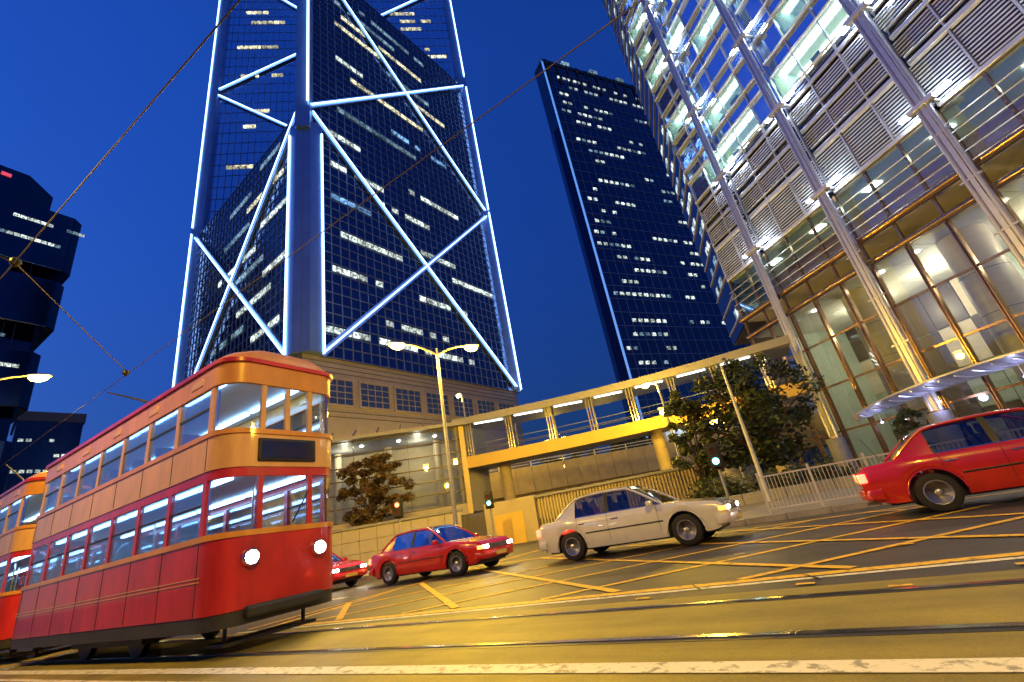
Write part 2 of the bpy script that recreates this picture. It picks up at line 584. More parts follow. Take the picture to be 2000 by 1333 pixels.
def make_ground():
    xs = [-900, -600, -400, -250, -160] + [-120 + 4 * i for i in range(19)] + [-44 + .8 * i for i in range(61)] + [6 + 4 * i for i in range(16)] + [90, 150, 300, 600, 900]
    ys = [-900, -400, -150, -50, -10, 5, 14.2, 14.7] + [15 + .5 * i for i in range(44)] + [37.5 + 2.0 * i for i in range(34)] + [110, 150, 220, 350, 600, 1200]
    b = MB()
    for y in ys:
        for x in xs:
            b.v.append((x, y, terrain(x, y)))
    n = len(xs)
    for j in range(len(ys) - 1):
        for i in range(n - 1):
            b.f.append((j * n + i, j * n + i + 1, (j + 1) * n + i + 1, (j + 1) * n + i))
    struct(b.build('ground', M['ground']))
make_ground()

def slab_edge(x):
    return 5.42 + (x - 1.1) * 0.02 if x > -30 else 4.8

road = MB()
road.box(-300, 300, 5.0, 14.2, -0.05, 0.0)
road = struct(road.build('main_road', M['asphalt']))
bed = MB()
bed.prism([(-300, -0.4), (300, -0.4), (300, 5.75), (12, 5.62), (1.1, 5.42), (-10, 5.2), (-30, 5.1), (-300, 5.1)], -0.05, 0.006)
bed = struct(bed.build('tram_track_bed', M['concrete']))
near = MB()
near.box(-300, 300, -20, -0.4, -0.05, 0.0)
struct(near.build('near_carriageway', M['asphalt']))
for y in (3.88, 5.0, 0.86, 1.98):
    MB().box(-300, 300, y - 0.035, y + 0.035, -0.02, 0.016).build('rail', M['rail_steel'], bed)
    MB().box(-300, 300, y - 0.10 if y in (3.88, 0.86) else y - 0.085, y - 0.036, -0.02, 0.0085).build('rail_groove', M['rail_groove'], bed)
    MB().box(-300, 300, y + 0.036, y + 0.06, -0.02, 0.0085).build('rail_groove', M['rail_groove'], bed)

def stripe(p, q, wd, m, parent, z=0.004, name='road_marking', wob=0.006):
    p, q = Vector((p[0], p[1], 0)), Vector((q[0], q[1], 0))
    d = (q - p)
    L = d.length
    d.normalize()
    s = Vector((-d.y, d.x, 0))
    n = max(1, min(60, int(L / 0.35)))
    b = MB()
    for i in range(n + 1):
        c = p + d * (L * i / n)
        for sg in (-1, 1):
            e = c + s * (sg * (wd / 2 + random.uniform(-wob, wob)))
            b.v.append((e.x, e.y, z))
    for i in range(n):
        b.f.append((2 * i, 2 * i + 2, 2 * i + 3, 2 * i + 1))
    return b.build(name, m, parent)

# yellow-white line between the two tracks, white edge line, yellow box border
stripe((-60, 3.0), (30, 3.36), 0.2, M['white_line'], bed, z=0.011)
stripe((-60, 2.62), (30, 2.98), 0.09, M['white_line'], bed, z=0.011)
def edge_y(x):
    return 5.93 + (x - 1.1) * 0.055
stripe((-10.2, edge_y(-10.2)), (14, edge_y(14)), 0.10, M['white_line'], road)
stripe((-9.6, edge_y(-9.6) + 0.19), (14, edge_y(14) + 0.19), 0.17, M['yellow_line'], road)
stripe((-9.6, 12.9), (14, 12.9), 0.14, M['yellow_line'], road)
stripe((-9.6, edge_y(-9.6) + 0.3), (-10.6, 12.9), 0.14, M['yellow_line'], road)
k = 0
for x0 in [-11.4 + 2.55 * i for i in range(10)]:      # box junction hatching, both ways
    for sg in (1, -1):
        xb = x0 if sg > 0 else x0 + 1.1
        yb = edge_y(xb) + 0.3
        L = 12.8 - yb
        xe = xb + sg * L * 1.16
        ye = 12.8
        if xe < -10.3:
            t = (xb + 10.2) / (xb - xe)
            xe, ye = -10.2, yb + t * L
        if xb < -9.7:
            t = (-9.7 - xb) / (xe - xb)
            yb, xb = yb + t * L, -9.7
        if xb > 14:
            continue
        if xe > 14:
            t = (14 - xb) / (xe - xb)
            xe, ye = 14, yb + t * L
        stripe((xb, yb), (xe, ye), 0.13, M['yellow_line'], road, z=0.008 if sg > 0 else 0.012)
for i in range(6):                                     # pedestrian crossing bars beyond the box
    stripe((-11.6, 5.75 + 0.62 * i), (-15.2, 5.55 + 0.62 * i), 0.26, M['yellow_line'] if i % 2 == 0 else M['white_line'], road)
for i in range(8):
    stripe((-17 - 6 * i, 9.4), (-20 - 6 * i, 9.4), 0.1, M['white_line'], road)
for x, y in ((1.0, 5.62), (-0.6, 5.52), (-2.2, 5.45), (0.1, 5.12), (-1.6, 8.3), (0.4, 7.4)):   # small yellow studs
    stripe((x, y), (x + 0.16, y), 0.07, M['yellow_line'], bed if y < 5.4 else road, z=0.014, name='road_stud')
# repaired trench across the asphalt
stripe((-0.4, edge_y(-.4) - .12), (-0.62, edge_y(-.6) + .34), 0.035, M['rail_groove'], road, z=0.014, name='road_crack', wob=0.02)
stripe((-1.55, edge_y(-1.5) - .12), (-1.75, edge_y(-1.7) + .34), 0.03, M['rail_groove'], road, z=0.014, name='road_crack', wob=0.02)

# patched asphalt
M['patch'] = ground_mat('asphalt_patch', (0.040, 0.036, 0.033), (0.028, 0.026, 0.024), .4, .62, 140)
for (x, y, a, b_) in ((-3.2, 7.9, 1.5, .9), (1.6, 9.0, 2.2, .7), (-7.2, 9.6, 1.8, 1.1)):
    o = MB()
    n_ = 18
    o.v = [(x + a * .5 * (abs(math.cos(t)) ** .35) * (1 if math.cos(t) > 0 else -1) + random.uniform(-.03, .03), y + b_ * .5 * (abs(math.sin(t)) ** .35) * (1 if math.sin(t) > 0 else -1) + random.uniform(-.03, .03), .002) for t in [2 * math.pi * q / n_ for q in range(n_)]]
    o.f = [tuple(range(n_))]
    o.build('asphalt_patch', M['patch'], road)

# pavements with kerb stones
pv = struct(MB().prism([(-3.2, 14.45), (60, 14.45), (60, 34), (-1.0, 34)], -0.04, 0.15).build('pavement', M['paving']))
ks = MB().box(-0.49, 0.49, -0.13, 0.13, -0.1, 0.15).mesh('kerb_stone')
for i in range(26):
    piece('kerb_stone', ks, M['kerb'], pv, (-2.7 + i * 1.0, 14.31, 0.006 * ((i * 7) % 3 - 1)))
pv2 = struct(MB().prism([(-120, 14.45), (-12.5, 14.45), (-12.5, 17.0), (-20, 18.4), (-120, 18.4)], -0.04, 0.14).build('side_pavement', M['paving']))
for i in range(30):
    piece('kerb_stone', ks, M['kerb'], pv2, (-13.0 - i * 1.0, 14.31, 0.006 * ((i * 5) % 3 - 1)))
struct(MB().prism([(-39, 14.21), (-3.22, 14.21), (-3.3, 29.5), (-7, 30.3), (-17, 27.2), (-23, 27.8), (-34.5, 18.7), (-39, 18.7)], -.05, -.004).build('side_road', M['asphalt']))
for i in range(5):
    stripe((-8.2, 15.2 + i * 2.2), (-8.4, 16.4 + i * 2.2), .1, M['white_line'], road, z=.002)

# ------------------------------------------------------------------ braced tower
TW = thing('braced_tower', 'tall glass tower outlined by white light lines and triangular bracing', 'tower', (-57.49, 37.11, 0), math.atan2(.9957, .0926))
Z0, HM = 30.0, 51.0
H1, H2, H3, H4 = Z0 + HM, Z0 + 2 * HM, Z0 + 3.4 * HM, Z0 + 4 * HM
S = 52.0
C = (26.0, 26.0)
def tri(name, p, q, z1, m, apex):
    b = MB()
    b.prism([p, q, C], Z0, z1, caps=False)
    n = len(b.v)
    b.v += [(*p, z1), (*q, z1), (*C, apex)]
    b.f.append((n, n + 1, n + 2))
    return b.build(name, m, TW)
tri('right_quadrant', (0, 0), (S, 0), H2, M['tower_glass'], H2 + 26)
tri('left_quadrant', (0, S), (0, 0), H1, M['tower_glass'], H1 + 26)
tri('rear_left_quadrant', (S, S), (0, S), H4, M['tower_blue_glass'], H4 + 20)
tri('rear_right_quadrant', (S, 0), (S, S), H4, M['tower_blue_glass'], H4 + 20)
# mullion grids
def grid(name, fn, n, z0, z1, dz, th=0.13, part=TW):
    b = MB()
    for i in range(n + 1):
        b.bar(fn(i / n, z0), fn(i / n, z1), th, th, (1, 0.3, 0))
    z = z0
    while z <= z1 + .01:
        b.bar(fn(0, z), fn(1, z), th, th)
        z += dz
    o = b.build(name, M['tower_mullion'], part)
    return stuff(o)
grid('mullion_grid', lambda u, z: (S * u, -0.06, z), 30, Z0, H2, 1.96)
grid('mullion_grid', lambda u, z: (-0.06, S * u, z), 30, Z0, H1, 1.96)
grid('mullion_grid', lambda u, z: (26 * u - .06, S - 26 * u - .06, z), 21, H1, H4, 3.92, 0.07)
grid('mullion_grid', lambda u, z: (S - 26 * u - 0.04, 26 * u - .06, z), 21, H2, H4, 3.92, 0.07)
# corner columns
def col_at(poly, z0, z1, name='corner_column'):
    MB().prism(poly, z0, z1).build(name, M['tower_column'], TW, bevel=0.08)
def rot_sq(cx, cy, r):
    return [(cx + r, cy), (cx, cy + r), (cx - r, cy), (cx, cy - r)]
col_at([(3.1, -1.0), (3.1, .6), (.6, 3.1), (-1.0, 3.1), (-1.0, .85), (.85, -1.0)], Z0, H1 - 4)
col_at(rot_sq(0.4, 0.4, 1.9), H1 - 6, H2 + 1)
col_at(rot_sq(S - .3, .3, 1.9), Z0, H4)
col_at(rot_sq(.3, S - .3, 1.9), Z0, H4)
# brace cladding + led lines
def brace(a, bb, off, wd=1.15, led=True):
    o = Vector(off)
    a, bb = Vector(a), Vector(bb)
    MB().bar(a + o * 0.4, bb + o * 0.4, wd, 0.5, off).build('brace', M['tower_column'], TW)
    if led:
        MB().bar(a + o, bb + o, 0.22, 0.16, off).build('light_line', M['led'], TW)
ry, lx = (0, -0.85, 0), (-0.85, 0, 0)
q = 1.4
brace((q, 0, H1 - 1), (S, 0, Z0), ry); brace((q + 1.5, 0, Z0), (S, 0, H1), ry)
brace((0.5, 0, H1), (S, 0, H2), ry); brace((0.5, 0, H2), (S, 0, H1), ry)
brace((0, q, H1 - 1), (0, S, Z0), lx); brace((0, q + 1.5, Z0), (0, S, H1), lx)
dn = (-0.6, -0.6, 0)
brace((0, S, H2), (26, 26, H2 + 25.5), dn, 1.2); brace((0, S, H2), (26, 26, H2 - 25.5), dn, 1.2)
brace((26, 26, H2 + 25.5), (0, S, H3 - 10), dn, 1.2)
brace((S, 0, H2 + HM), (26, 26, H2 + 25.5), dn, 1.2)
def led_v(x, y, z0, z1, w=0.26):
    MB().box(x - w / 2, x + w / 2, y - w / 2, y + w / 2, z0, z1).build('light_line', M['led'], TW)
led_v(3.0, -1.1, Z0, H1 - 6); led_v(-1.1, 3.0, Z0, H1 - 6)
led_v(-.1, -1.55, H1, H2)
led_v(-1.5, S - .6, Z0, H1); led_v(-1.5, S - .6, H1 + 2, H4)
led_v(S - .6, -1.6, Z0, H1); led_v(S - .6, -1.6, H1 + 1, H2 - 2); led_v(S - .6, -1.6, H2 + 3, H4)
# lit office panes
pane_r = MB().box(0.1, 1.62, -0.2, -0.1, 0, 1.1).mesh('lit_pane')
pane_l = MB().box(-0.2, -0.1, 0.1, 1.62, 0, 1.1).mesh('lit_pane')
cw = S / 30
def strip_r(i0, n, zz, m, dens=0.86):
    for i in range(n):
        if random.random() < dens and i0 + i < 29:
            piece('lit_pane', pane_r, m, TW, ((i0 + i) * cw, 0, zz))
def strip_l(i0, n, zz, m, dens=0.86):
    for i in range(n):
        if random.random() < dens and i0 + i < 29:
            piece('lit_pane', pane_l, m, TW, (0, (i0 + i) * cw, zz))
fl = 3.923
for (f, i0, n, mm) in ((1, 2, 20, 'win_white'), (2, 9, 9, 'win_white'), (4, 3, 6, 'win_white'), (4, 14, 8, 'win_white'), (6, 4, 8, 'win_white'), (6, 20, 8, 'win_white'), (7, 15, 6, 'win_white'),
                       (8, 3, 5, 'win_blue'), (9, 9, 8, 'win_white'), (10, 3, 7, 'win_white'), (11, 14, 9, 'win_white'), (12, 2, 5, 'win_white'), (14, 4, 12, 'win_dim'), (15, 12, 10, 'win_blue'),
                       (17, 6, 12, 'win_warm'), (18, 3, 5, 'win_white'), (19, 16, 7, 'win_warm'), (20, 12, 8, 'win_dim'), (21, 4, 7, 'win_warm'), (22, 5, 14, 'win_warm'), (23, 3, 11, 'win_dim'), (24, 8, 12, 'win_dim')):
    strip_r(i0, n, Z0 + f * fl + 0.35, M[mm])
for (f, i0, n, mm) in ((1, 8, 4, 'win_white'), (2, 4, 6, 'win_white'), (3, 12, 8, 'win_dim'), (4, 6, 8, 'win_white'), (5, 2, 6, 'win_white'), (6, 8, 9, 'win_dim'), (7, 10, 10, 'win_white'), (8, 3, 7, 'win_white'),
                       (9, 9, 10, 'win_dim'), (10, 4, 9, 'win_warm'), (11, 12, 6, 'win_dim'), (12, 5, 5, 'win_dim')):
    strip_l(i0, n, Z0 + f * fl + 0.35, M[mm])
cw2 = 26 * math.sqrt(2) / 21
pane_d = MB().box(0.1, cw2 - .1, -0.2, -0.1, 0, 1.0).mesh('lit_pane')
for (z, i0, n, side) in ((96, 5, 5, 0), (103, 3, 4, 0), (118, 5, 2, 0), (124, 6, 4, 0), (139, 4, 3, 0), (139, 9, 2, 0), (152, 3, 7, 0), (164, 5, 6, 0), (169, 3, 5, 0), (146, 2, 5, 1), (149.5, 3, 6, 1), (160, 6, 4, 1), (164, 4, 6, 1), (168, 7, 5, 1)):
    for i in range(n):
        if random.random() < .9:
            k = i0 + i
            if side == 0:
                piece('lit_pane', pane_d, M['win_warm'], TW, (k * 26 / 21, S - k * 26 / 21, z), (0, 0, R(-45)))
            else:
                piece('lit_pane', pane_d, M['win_warm'], TW, (S - (k + 1) * 26 / 21 , (k + 1) * 26 / 21, z), (0, 0, R(-45)))
# granite podium
pod = MB().box(0.3, S - .3, 0.3, S - .3, 2.4, Z0 - 0.02).build('podium', M['stone'], TW)
for z in (6.5, 10.2, 12.8, 20.6, 21.4, 27.6, 28.4, 29.2):
    MB().box(0.22, S - .2, 0.22, S - .2, z, z + 0.07).build('podium_joint', M['stone_dark'], pod)
def podwin(side, v0, z0, z1, wd):
    """square window with a grid of panes set in a reveal"""
    def P(u, d, z):
        return (v0 + u, 0.3 + d, z) if side == 'r' else (0.3 + d, v0 + u, z)
    def bx(u0, u1, d0, d1, za, zb):
        a, c = P(u0, d0, za), P(u1, d1, zb)
        return MB().box(min(a[0], c[0]), max(a[0], c[0]), min(a[1], c[1]), max(a[1], c[1]), za, zb)
    nx, nz = 4, 4
    first = None
    fr = MB()
    for (u0, u1, za, zb) in ((-.35, 0, z0 - .35, z1 + .35), (wd, wd + .35, z0 - .35, z1 + .35), (0, wd, z0 - .35, z0), (0, wd, z1, z1 + .35)):
        a, c = P(u0, -.28, za), P(u1, 0.05, zb)
        fr.box(min(a[0], c[0]), max(a[0], c[0]), min(a[1], c[1]), max(a[1], c[1]), za, zb)
    f = fr.build('window_frame', M['stone'], TW)
    for i in range(nx):
        for j in range(nz):
            dx, dz = wd / nx, (z1 - z0) / nz
            bx(i * dx + .05, (i + 1) * dx - .05, -.10, -.06, z0 + j * dz + .05, z0 + (j + 1) * dz - .05).build('window_pane', M['pod_pane'], f)
    mu = MB()
    for i in range(nx + 1):
        a, c = P(i * wd / nx - .05, -.16, z0), P(i * wd / nx + .05, 0.02, z1)
        mu.box(min(a[0], c[0]), max(a[0], c[0]), min(a[1], c[1]), max(a[1], c[1]), z0, z1)
    for j in range(nz + 1):
        za = z0 + j * (z1 - z0) / nz
        a, c = P(0, -.15, za), P(wd, 0.02, za)
        mu.box(min(a[0], c[0]), max(a[0], c[0]), min(a[1], c[1]), max(a[1], c[1]), za - .05, za + .05)
    mu.build('muntin', M['muntin'], f)
for k in range(7):
    podwin('r', 3.0 + 6.9 * k, 22.6, 26.6, 5.5)
for k in range(3):
    podwin('l', 3.4 + 6.9 * k, 22.6, 26.8, 4.9)
    podwin('l', 3.4 + 6.9 * k, 13.9, 19.6, 4.9)

# ------------------------------------------------------------------ curtain-wall office block with steel masts (right)
RB = thing('masted_office_block', 'glass office block hung with white sunshade bars and twin steel masts', 'building', (2.15, 43.0, 0.13), math.atan2(-.692, .722))
BW = 7.4 / 3
T0, T1 = -2, 12                                      # bay indices
XA, XB = T0 * BW, T1 * BW
FL0, FH, NF = 28.6, 4.2, 11
lit = {}
for k, bays in {0: (-1, 0, 1, 3, 4, 5, 6), 1: (0, 1, 4, 5, 7, 10), 2: (-2, -1, 5, 6, 8, 9), 3: (1, 2, 3, 4, 7, 8), 4: (-2, -1, 0, 3, 4, 6), 5: (-2, 1, 2, 3), 6: (-2, -1, 0, 1, 4), 7: (0, 1, 2), 8: (-2, -1, 1)}.items():
    for i in bays:
        lit[(k, i)] = True
vis = MB().box(0.06, BW - .06, -0.02, 0.02, 0, 2.35).mesh('window_pane')
spn = MB().box(0.06, BW - .06, -0.02, 0.02, 0, 1.6).mesh('spandrel_pane')
lp = MB().box(-.55, .55, -.35, .35, -.04, 0).mesh('light_panel')
for k in range(NF):
    z = FL0 + k * FH
    slab = MB().box(XA, XB, 0.25, 9, z - .15, z + .35).build('floor_slab', M['ceiling'], RB)
    for i in range(T0, T1):
        on = lit.get((k, i), False)
        piece('window_pane', vis, M['office_glass'] if on else M['rb_glass'], RB, (i * BW, 0, z + .75))
        piece('spandrel_pane', spn, M['rb_glass'], RB, (i * BW, 0.01, z + 3.25))
        if on:
            for yy in (1.6, 3.6):
                for xx in (.65, 1.85):
                    piece('light_panel', lp, M['office_light'], RB, (i * BW + xx, yy, z + FH - .19))
            # partition walls at the ends of a lit run
            if not lit.get((k, i - 1)):
                MB().box(i * BW - .06, i * BW + .06, .2, 6, z + .35, z + FH - .16).build('partition', M['office_wall'], RB)
            if not lit.get((k, i + 1)):
                MB().box((i + 1) * BW - .06, (i + 1) * BW + .06, .2, 6, z + .35, z + FH - .16).build('partition', M['office_wall'], RB)
            if random.random() < .8:
                h = random.uniform(1.0, 1.7)
                x = i * BW + random.uniform(.2, 1.2)
                MB().box(x, x + random.uniform(.5, 1.1), .5, .9, z + .35, z + .35 + h).build('cabinet', M['lobby_wall'], RB)
for k in range(NF):
    z = FL0 + k * FH
    MB().box(XA, XB, 6, 6.2, z + .35, z + FH - .16).build('office_back_wall', M['office_wall'], RB)
segs = [(XA, -.25)] + [(7.4 * j + .25, 7.4 * (j + 1) - .25) for j in range(4)]
for k in range(NF):
    for dz in (.55, 3.2):
        z = FL0 + k * FH + dz
        for (a, c) in segs:
            o = MB()
            o.tube([(a, -.24, z), (c, -.24, z)], .11, 10)
            o.box(a, c, -.16, -.03, z - .17, z - .12)
            o.build('sunshade_bar', M['bar'], RB, smooth=True)
for i in range(T0, T1 + 1):
    MB().box(i * BW - .05, i * BW + .05, -.18, .04, 19.8, FL0 + NF * FH).build('mullion', M['bar'], RB)
# louvre storeys
slats_big, slats_small = MB(), MB()
for s_ in range(13):
    z = .08 + s_ * .25
    slats_big.box(.1, BW - .1, -.10, -.05, z, z + .10)
for s_ in range(5):
    z = .05 + s_ * .25
    slats_small.box(.1, BW - .1, -.10, -.05, z, z + .10)
slats_big, slats_small = slats_big.mesh('louvre_panel'), slats_small.mesh('louvre_panel')
for i in range(T0, T1):
    piece('louvre_panel', slats_big, M['louvre'], RB, (i * BW, 0, 19.8))
    piece('louvre_panel', slats_small, M['louvre'], RB, (i * BW, 0, 24.0))
    piece('louvre_panel', slats_small, M['louvre'], RB, (i * BW, 0, 26.6))
    MB().box(i * BW + .05, (i + 1) * BW - .05, .08, .12, 19.7, FL0 + .5).build('louvre_backing', M['rb_dark'], RB)
for z, h in ((19.55, .32), (23.15, .34), (23.75, .12), (25.5, .3), (26.3, .14), (28.2, .3)):
    for (a, c) in segs:
        MB().box(a, c, -.26, -.02, z - h / 2, z + h / 2).build('louvre_beam', M['bar'], RB, bevel=0.04)
# glazed storey over the lobby
for i in range(T0, T1):
    MB().box(i * BW + .05, (i + 1) * BW - .05, .0, .04, 15.5, 19.3).build('window_pane', M['office_glass'], RB)
    MB().box(i * BW - .07, i * BW + .07, -.12, .1, 13.2, 19.4).build('mullion', M['bronze'], RB)
for z in (16.0, 16.7, 17.4, 18.1):
    MB().tube([(XA, -.5, z), (XB, -.5, z)], .035, 6).build('sunshade_rod', M['mast'], RB)
MB().box(XA, XB, .3, 9, 19.3, 19.55).build('upper_floor_slab', M['ceiling'], RB)
MB().box(XA, XB, .3, 9, 15.0, 15.4).build('upper_floor_slab', M['ceiling'], RB)
MB().box(XA, XB, 5.0, 5.2, 15.4, 19.3).build('upper_back_wall', mat('mauve_light_wall', (.34, .16, .26), .6), RB)  # mauve room light put into the wall colour
for i in range(-1, 12, 2):
    piece('light_panel', lp, M['office_light'], RB, (i * BW + 1.2, 2.2, 19.28))
for z, r in ((15.15, .28), (13.4, .22)):
    for (a, c) in segs:
        MB().tube([(a, -.35, z), (c, -.35, z)], r, 12).build('fascia_pipe', M['bronze'], RB, smooth=True)
# lobby glazing
tz = [0.02, 3.4, 6.75, 10.1, 13.25]
for i in range(T0, T1):
    for a, c in zip(tz[:-1], tz[1:]):
        MB().box(i * BW + .1, (i + 1) * BW - .1, .0, .03, a + .07, c - .07).build('lobby_pane', M['lobby_glass'], RB)
for i in range(T0, T1 + 1):
    o = MB().box(i * BW - .11, i * BW - .03, -.2, .14, 0.0, 13.2)
    o.box(i * BW + .03, i * BW + .11, -.2, .14, 0.0, 13.2).box(i * BW - .03, i * BW + .03, -.1, .1, 0, 13.2)
    o.build('lobby_mullion', M['bronze'], RB, bevel=0.015)
    if i < T1:
        for z in tz[1:-1]:
            MB().box(i * BW + .11, (i + 1) * BW - .11, -.08, .08, z - .07, z + .07).build('transom', M['bronze'], RB)
MB().box(XA, XB, 0.2, 12, -.05, .02).build('lobby_floor', M['granite'], RB)
MB().box(XA + .1, XB, 11, 11.3, .02, 13.3).build('lobby_back_wall', M['lobby_wall'], RB)
MB().box(XA, XA + .15, 5.0, 11, .02, 13.3).build('lobby_side_wall', M['lobby_wall'], RB)
for i in range(T0, T1):
    for j in range(5):
        MB().box(i * BW + .02, (i + 1) * BW - .02, .25 + j * 2.15, .25 + (j + 1) * 2.15 - .04, 13.3, 13.5).build('ceiling_panel', M['ceiling'], RB)
for j, x in enumerate((3.4, 10.8, 18.2, 25.6)):
    o = MB().tube([(x, 3.4, 0.0), (x, 3.4, 13.28)], 1.25, 28).build('lobby_column', M['lobby_stone'], RB, smooth=True)
    for z in (2.6, 5.2, 7.8, 10.4):
        MB().tube([(x, 3.4, z), (x, 3.4, z + .04)], 1.253, 28, caps=False).build('column_joint', M['stone_dark'], o)
for x in (0.5, 6.5, 9.0, 14.0, 16.0, 21.0, 23.2):
    for y in (1.9, 6.5):
        MB().tube([(x, y, 13.24), (x, y, 13.3)], .22, 14).build('downlight', M['downlight'], RB)
for x in (1.5, 7.2, 14.6, 21.8):
    lamp_light(RB, (x, 6.6, 12.0), 800, (1.0, .88, .62), .5)
for i in range(T0, T1):
    for j, z in enumerate((.05, 3.3, 6.6, 9.9)):
        MB().box(i * BW + .03, (i + 1) * BW - .03, 10.86 + .03 * ((i + j) % 2), 11.0, z, z + 3.2).build('wall_panel', (M['lobby_wall'], M['lobby_stone'], M['wall_dark'])[(i * 2 + j * (i % 3)) % 3 if i % 4 else 2], RB)
for (x, y, wd, h) in ((7.4, 9.5, 1.2, 2.6), (12.5, 9.8, 3.2, 3.0), (1.5, 9.6, 2.0, 2.4)):
    MB().box(x, x + wd, y, y + 1.0, .02, h).build('reception_block', M['lobby_stone'], RB, bevel=.04)
# masts
def mast(x, base=True):
    p = MB().tube([(x - .27, -1.1, 3.0), (x - .27, -1.1, FL0 + NF * FH + 2)], .125, 14).build('mast_tube', M['mast'], RB, smooth=True)
    MB().tube([(x + .27, -1.1, 3.0), (x + .27, -1.1, FL0 + NF * FH + 2)], .125, 14).build('mast_tube', M['mast'], RB, smooth=True)
    MB().box(x - .12, x + .12, -1.16, -1.04, 3.0, FL0 + NF * FH + 2).build('mast_web', M['mast'], RB)
    z = 19.8
    while z < FL0 + NF * FH:
        br = MB().box(x - .75, x + .75, -1.32, -.92, z - .2, z + .12)
        br.box(x - .5, x - .3, -1.1, -.05, z - .12, z + .06).box(x + .3, x + .5, -1.1, -.05, z - .12, z + .06)
        br = br.build('bracket', M['bar'], RB, bevel=.03)
        for sx in (-1.05, 1.05):
            MB().box(x + sx - .4, x + sx + .4, -.85, -.55, z + .14, z + .26).build('floodlight', M['flood'], br)
        z += 8.5
    z = 7.5
    while z < 19:
        MB().box(x - .55, x + .55, -1.2, -1.0, z - .05, z + .05).build('mast_tie', M['mast'], RB)
        z += 3.35
    n = 20
    ped = MB().tube([(x, -1.1, 0.0), (x, -1.1, 2.95)], .62, n).build('mast_pedestal', M['granite'], RB, smooth=True)
    MB().tube([(x, -1.1, 2.95), (x, -1.1, 3.05)], .5, n).build('pedestal_cap', M['bronze'], ped)
for x in (0, 7.4, 14.8, 22.2):
    mast(x)
# narrow return face at the corner
cx0, cy0 = XA, 0.0
dxr, dyr = -.874, .478
wall = MB()
n = 40
ret = MB()
def RP(u, d, z):
    return (cx0 + dxr * u - dyr * d * -1 * -1, cy0 + dyr * u - abs(dxr) * d, z)
ret.quad(RP(0, 0, 15), RP(7, 0, 15), RP(7, 0, 76), RP(0, 0, 76))
ret.build('return_face', M['rb_dark'], RB)
for k in range(30):
    z = 16 + 2.1 * k
    MB().bar(RP(.1, .07, z), RP(6.9, .07, z), .1, .14).build('return_bar', M['bar'], RB)
lw_ = [(2.0, 1.2), (3.4, 1.4), (5, 1.5)]
for k in range(60):
    z = 16 + random.randrange(28) * 2.1 + .5
    u = random.uniform(.3, 5.6)
    MB().bar(RP(u, .04, z), RP(u + random.uniform(.5, 1.3), .04, z), .05, 1.0).build('lit_pane', M['win_white'] if random.random() < .6 else M['win_dim'], RB)
MB().prism([(XA, .3), (XA, 6.3), (XB, 6.3), (XB, 26), (XA - 6.2, 26), (XA - 6.1, 3.5)], 15, 76).build('building_core', M['core'], RB)
# entrance canopy: a lens-shaped steel and glass blade with curved ribs
cnp = MB()
NS = 26
ring = []
for i in range(NS + 1):
    u = i / NS
    x = 1.4 + 22 * u
    bulge = 3.4 * math.sin(math.pi * min(1.0, u * 1.0) ** .8)
    z = 4.0 + 0.5 * math.sin(math.pi * u)
    ring.append((x, bulge, z))
top, bot = [], []
for (x, bl, z) in ring:
    cnp.v += [(x, -.3, z + .05), (x, -.3 - bl * .5, z + .25), (x, -.3 - bl, z + .1), (x, -.3 - bl, z), (x, -.3 - bl * .5, z - .28), (x, -.3, z - .12)]
for i in range(NS):
    for j in range(6):
        j2 = (j + 1) % 6
        cnp.f.append((i * 6 + j, i * 6 + j2, (i + 1) * 6 + j2, (i + 1) * 6 + j))
cnp = cnp.build('canopy', M['canopy'], RB, smooth=True)
for i in range(1, NS):
    x, bl, z = ring[i]
    MB().tube([(x, -.3 - bl * t * .98 - .02, z - .16 - .16 * math.sin(math.pi * t)) for t in (0, .25, .5, .75, 1)], .045, 6).build('canopy_rib', M['bar'], cnp)
for i in range(3, NS, 5):
    x, bl, z = ring[i]
    MB().tube([(x, -.3 - bl * .45, z - 1.02), (x, -.3 - bl * .45, z - .95)], .07, 12).build('canopy_lamp', M['canopy_lamp'], cnp)
    MB().tube([(x, -.3 - bl * .45, z - .95), (x, -.3 - bl * .45, z - .25)], .02, 6).build('lamp_stem', M['bar'], cnp)
    lamp_light(RB, (x, -.3 - bl * .45 - .1, z - 1.1), 60, (.55, .58, 1.0), .2)

# ------------------------------------------------------------------ dark tower behind
CT = thing('dark_office_tower', 'dark glass tower with dotted rows of lit windows and glowing blue edge', 'tower', (-32, 110, 0), math.atan2(.835, .55))
ZT = 147.0
MB().prism([(0, 0), (60, 0), (60, 26), (22, 26), (0, 5.4)], 0, ZT).build('glass_shaft', M['ct_glass'], CT)
MB().prism([(-.02, 0.3), (-.9, 3.0), (-.4, 5.2), (-.02, 5.35)], 0, ZT - 30).build('side_shaft', M['ct_side'], CT)
MB().box(-.2, .2, -.25, .2, 0, ZT + 1).build('edge_light', M['edge_blue'], CT)
MB().prism([(-.2, -.3), (60, -.3), (60, 26), (22, 26), (-.2, 5.4)], ZT, ZT + 1.4).build('parapet', M['core'], CT)
for j in range(14):
    MB().box(1.2 + j * 4.2, 1.7 + j * 4.2, -.5, 0.0, ZT - 9, ZT + 1.5).build('parapet_fin', M['core'], CT)
for j in range(4):
    MB().box(8 + j * 12, 11 + j * 12, -.8, 1, ZT + 1.4, ZT + 2.6).build('roof_light_box', M['win_dim'], CT)
o = MB()
for j in range(21):
    o.box(j * 2.9 - .08, j * 2.9 + .08, -.14, .02, 0, ZT)
for j in range(36):
    o.box(0, 60, -.16, .02, j * 4.1 - .1, j * 4.1 + .1)
stuff(o.build('mullion_grid', M['tower_mullion'], CT))
ctp = MB().box(.25, 1.55, -.24, -.16, 0, .95).mesh('lit_pane')
nlit = 0
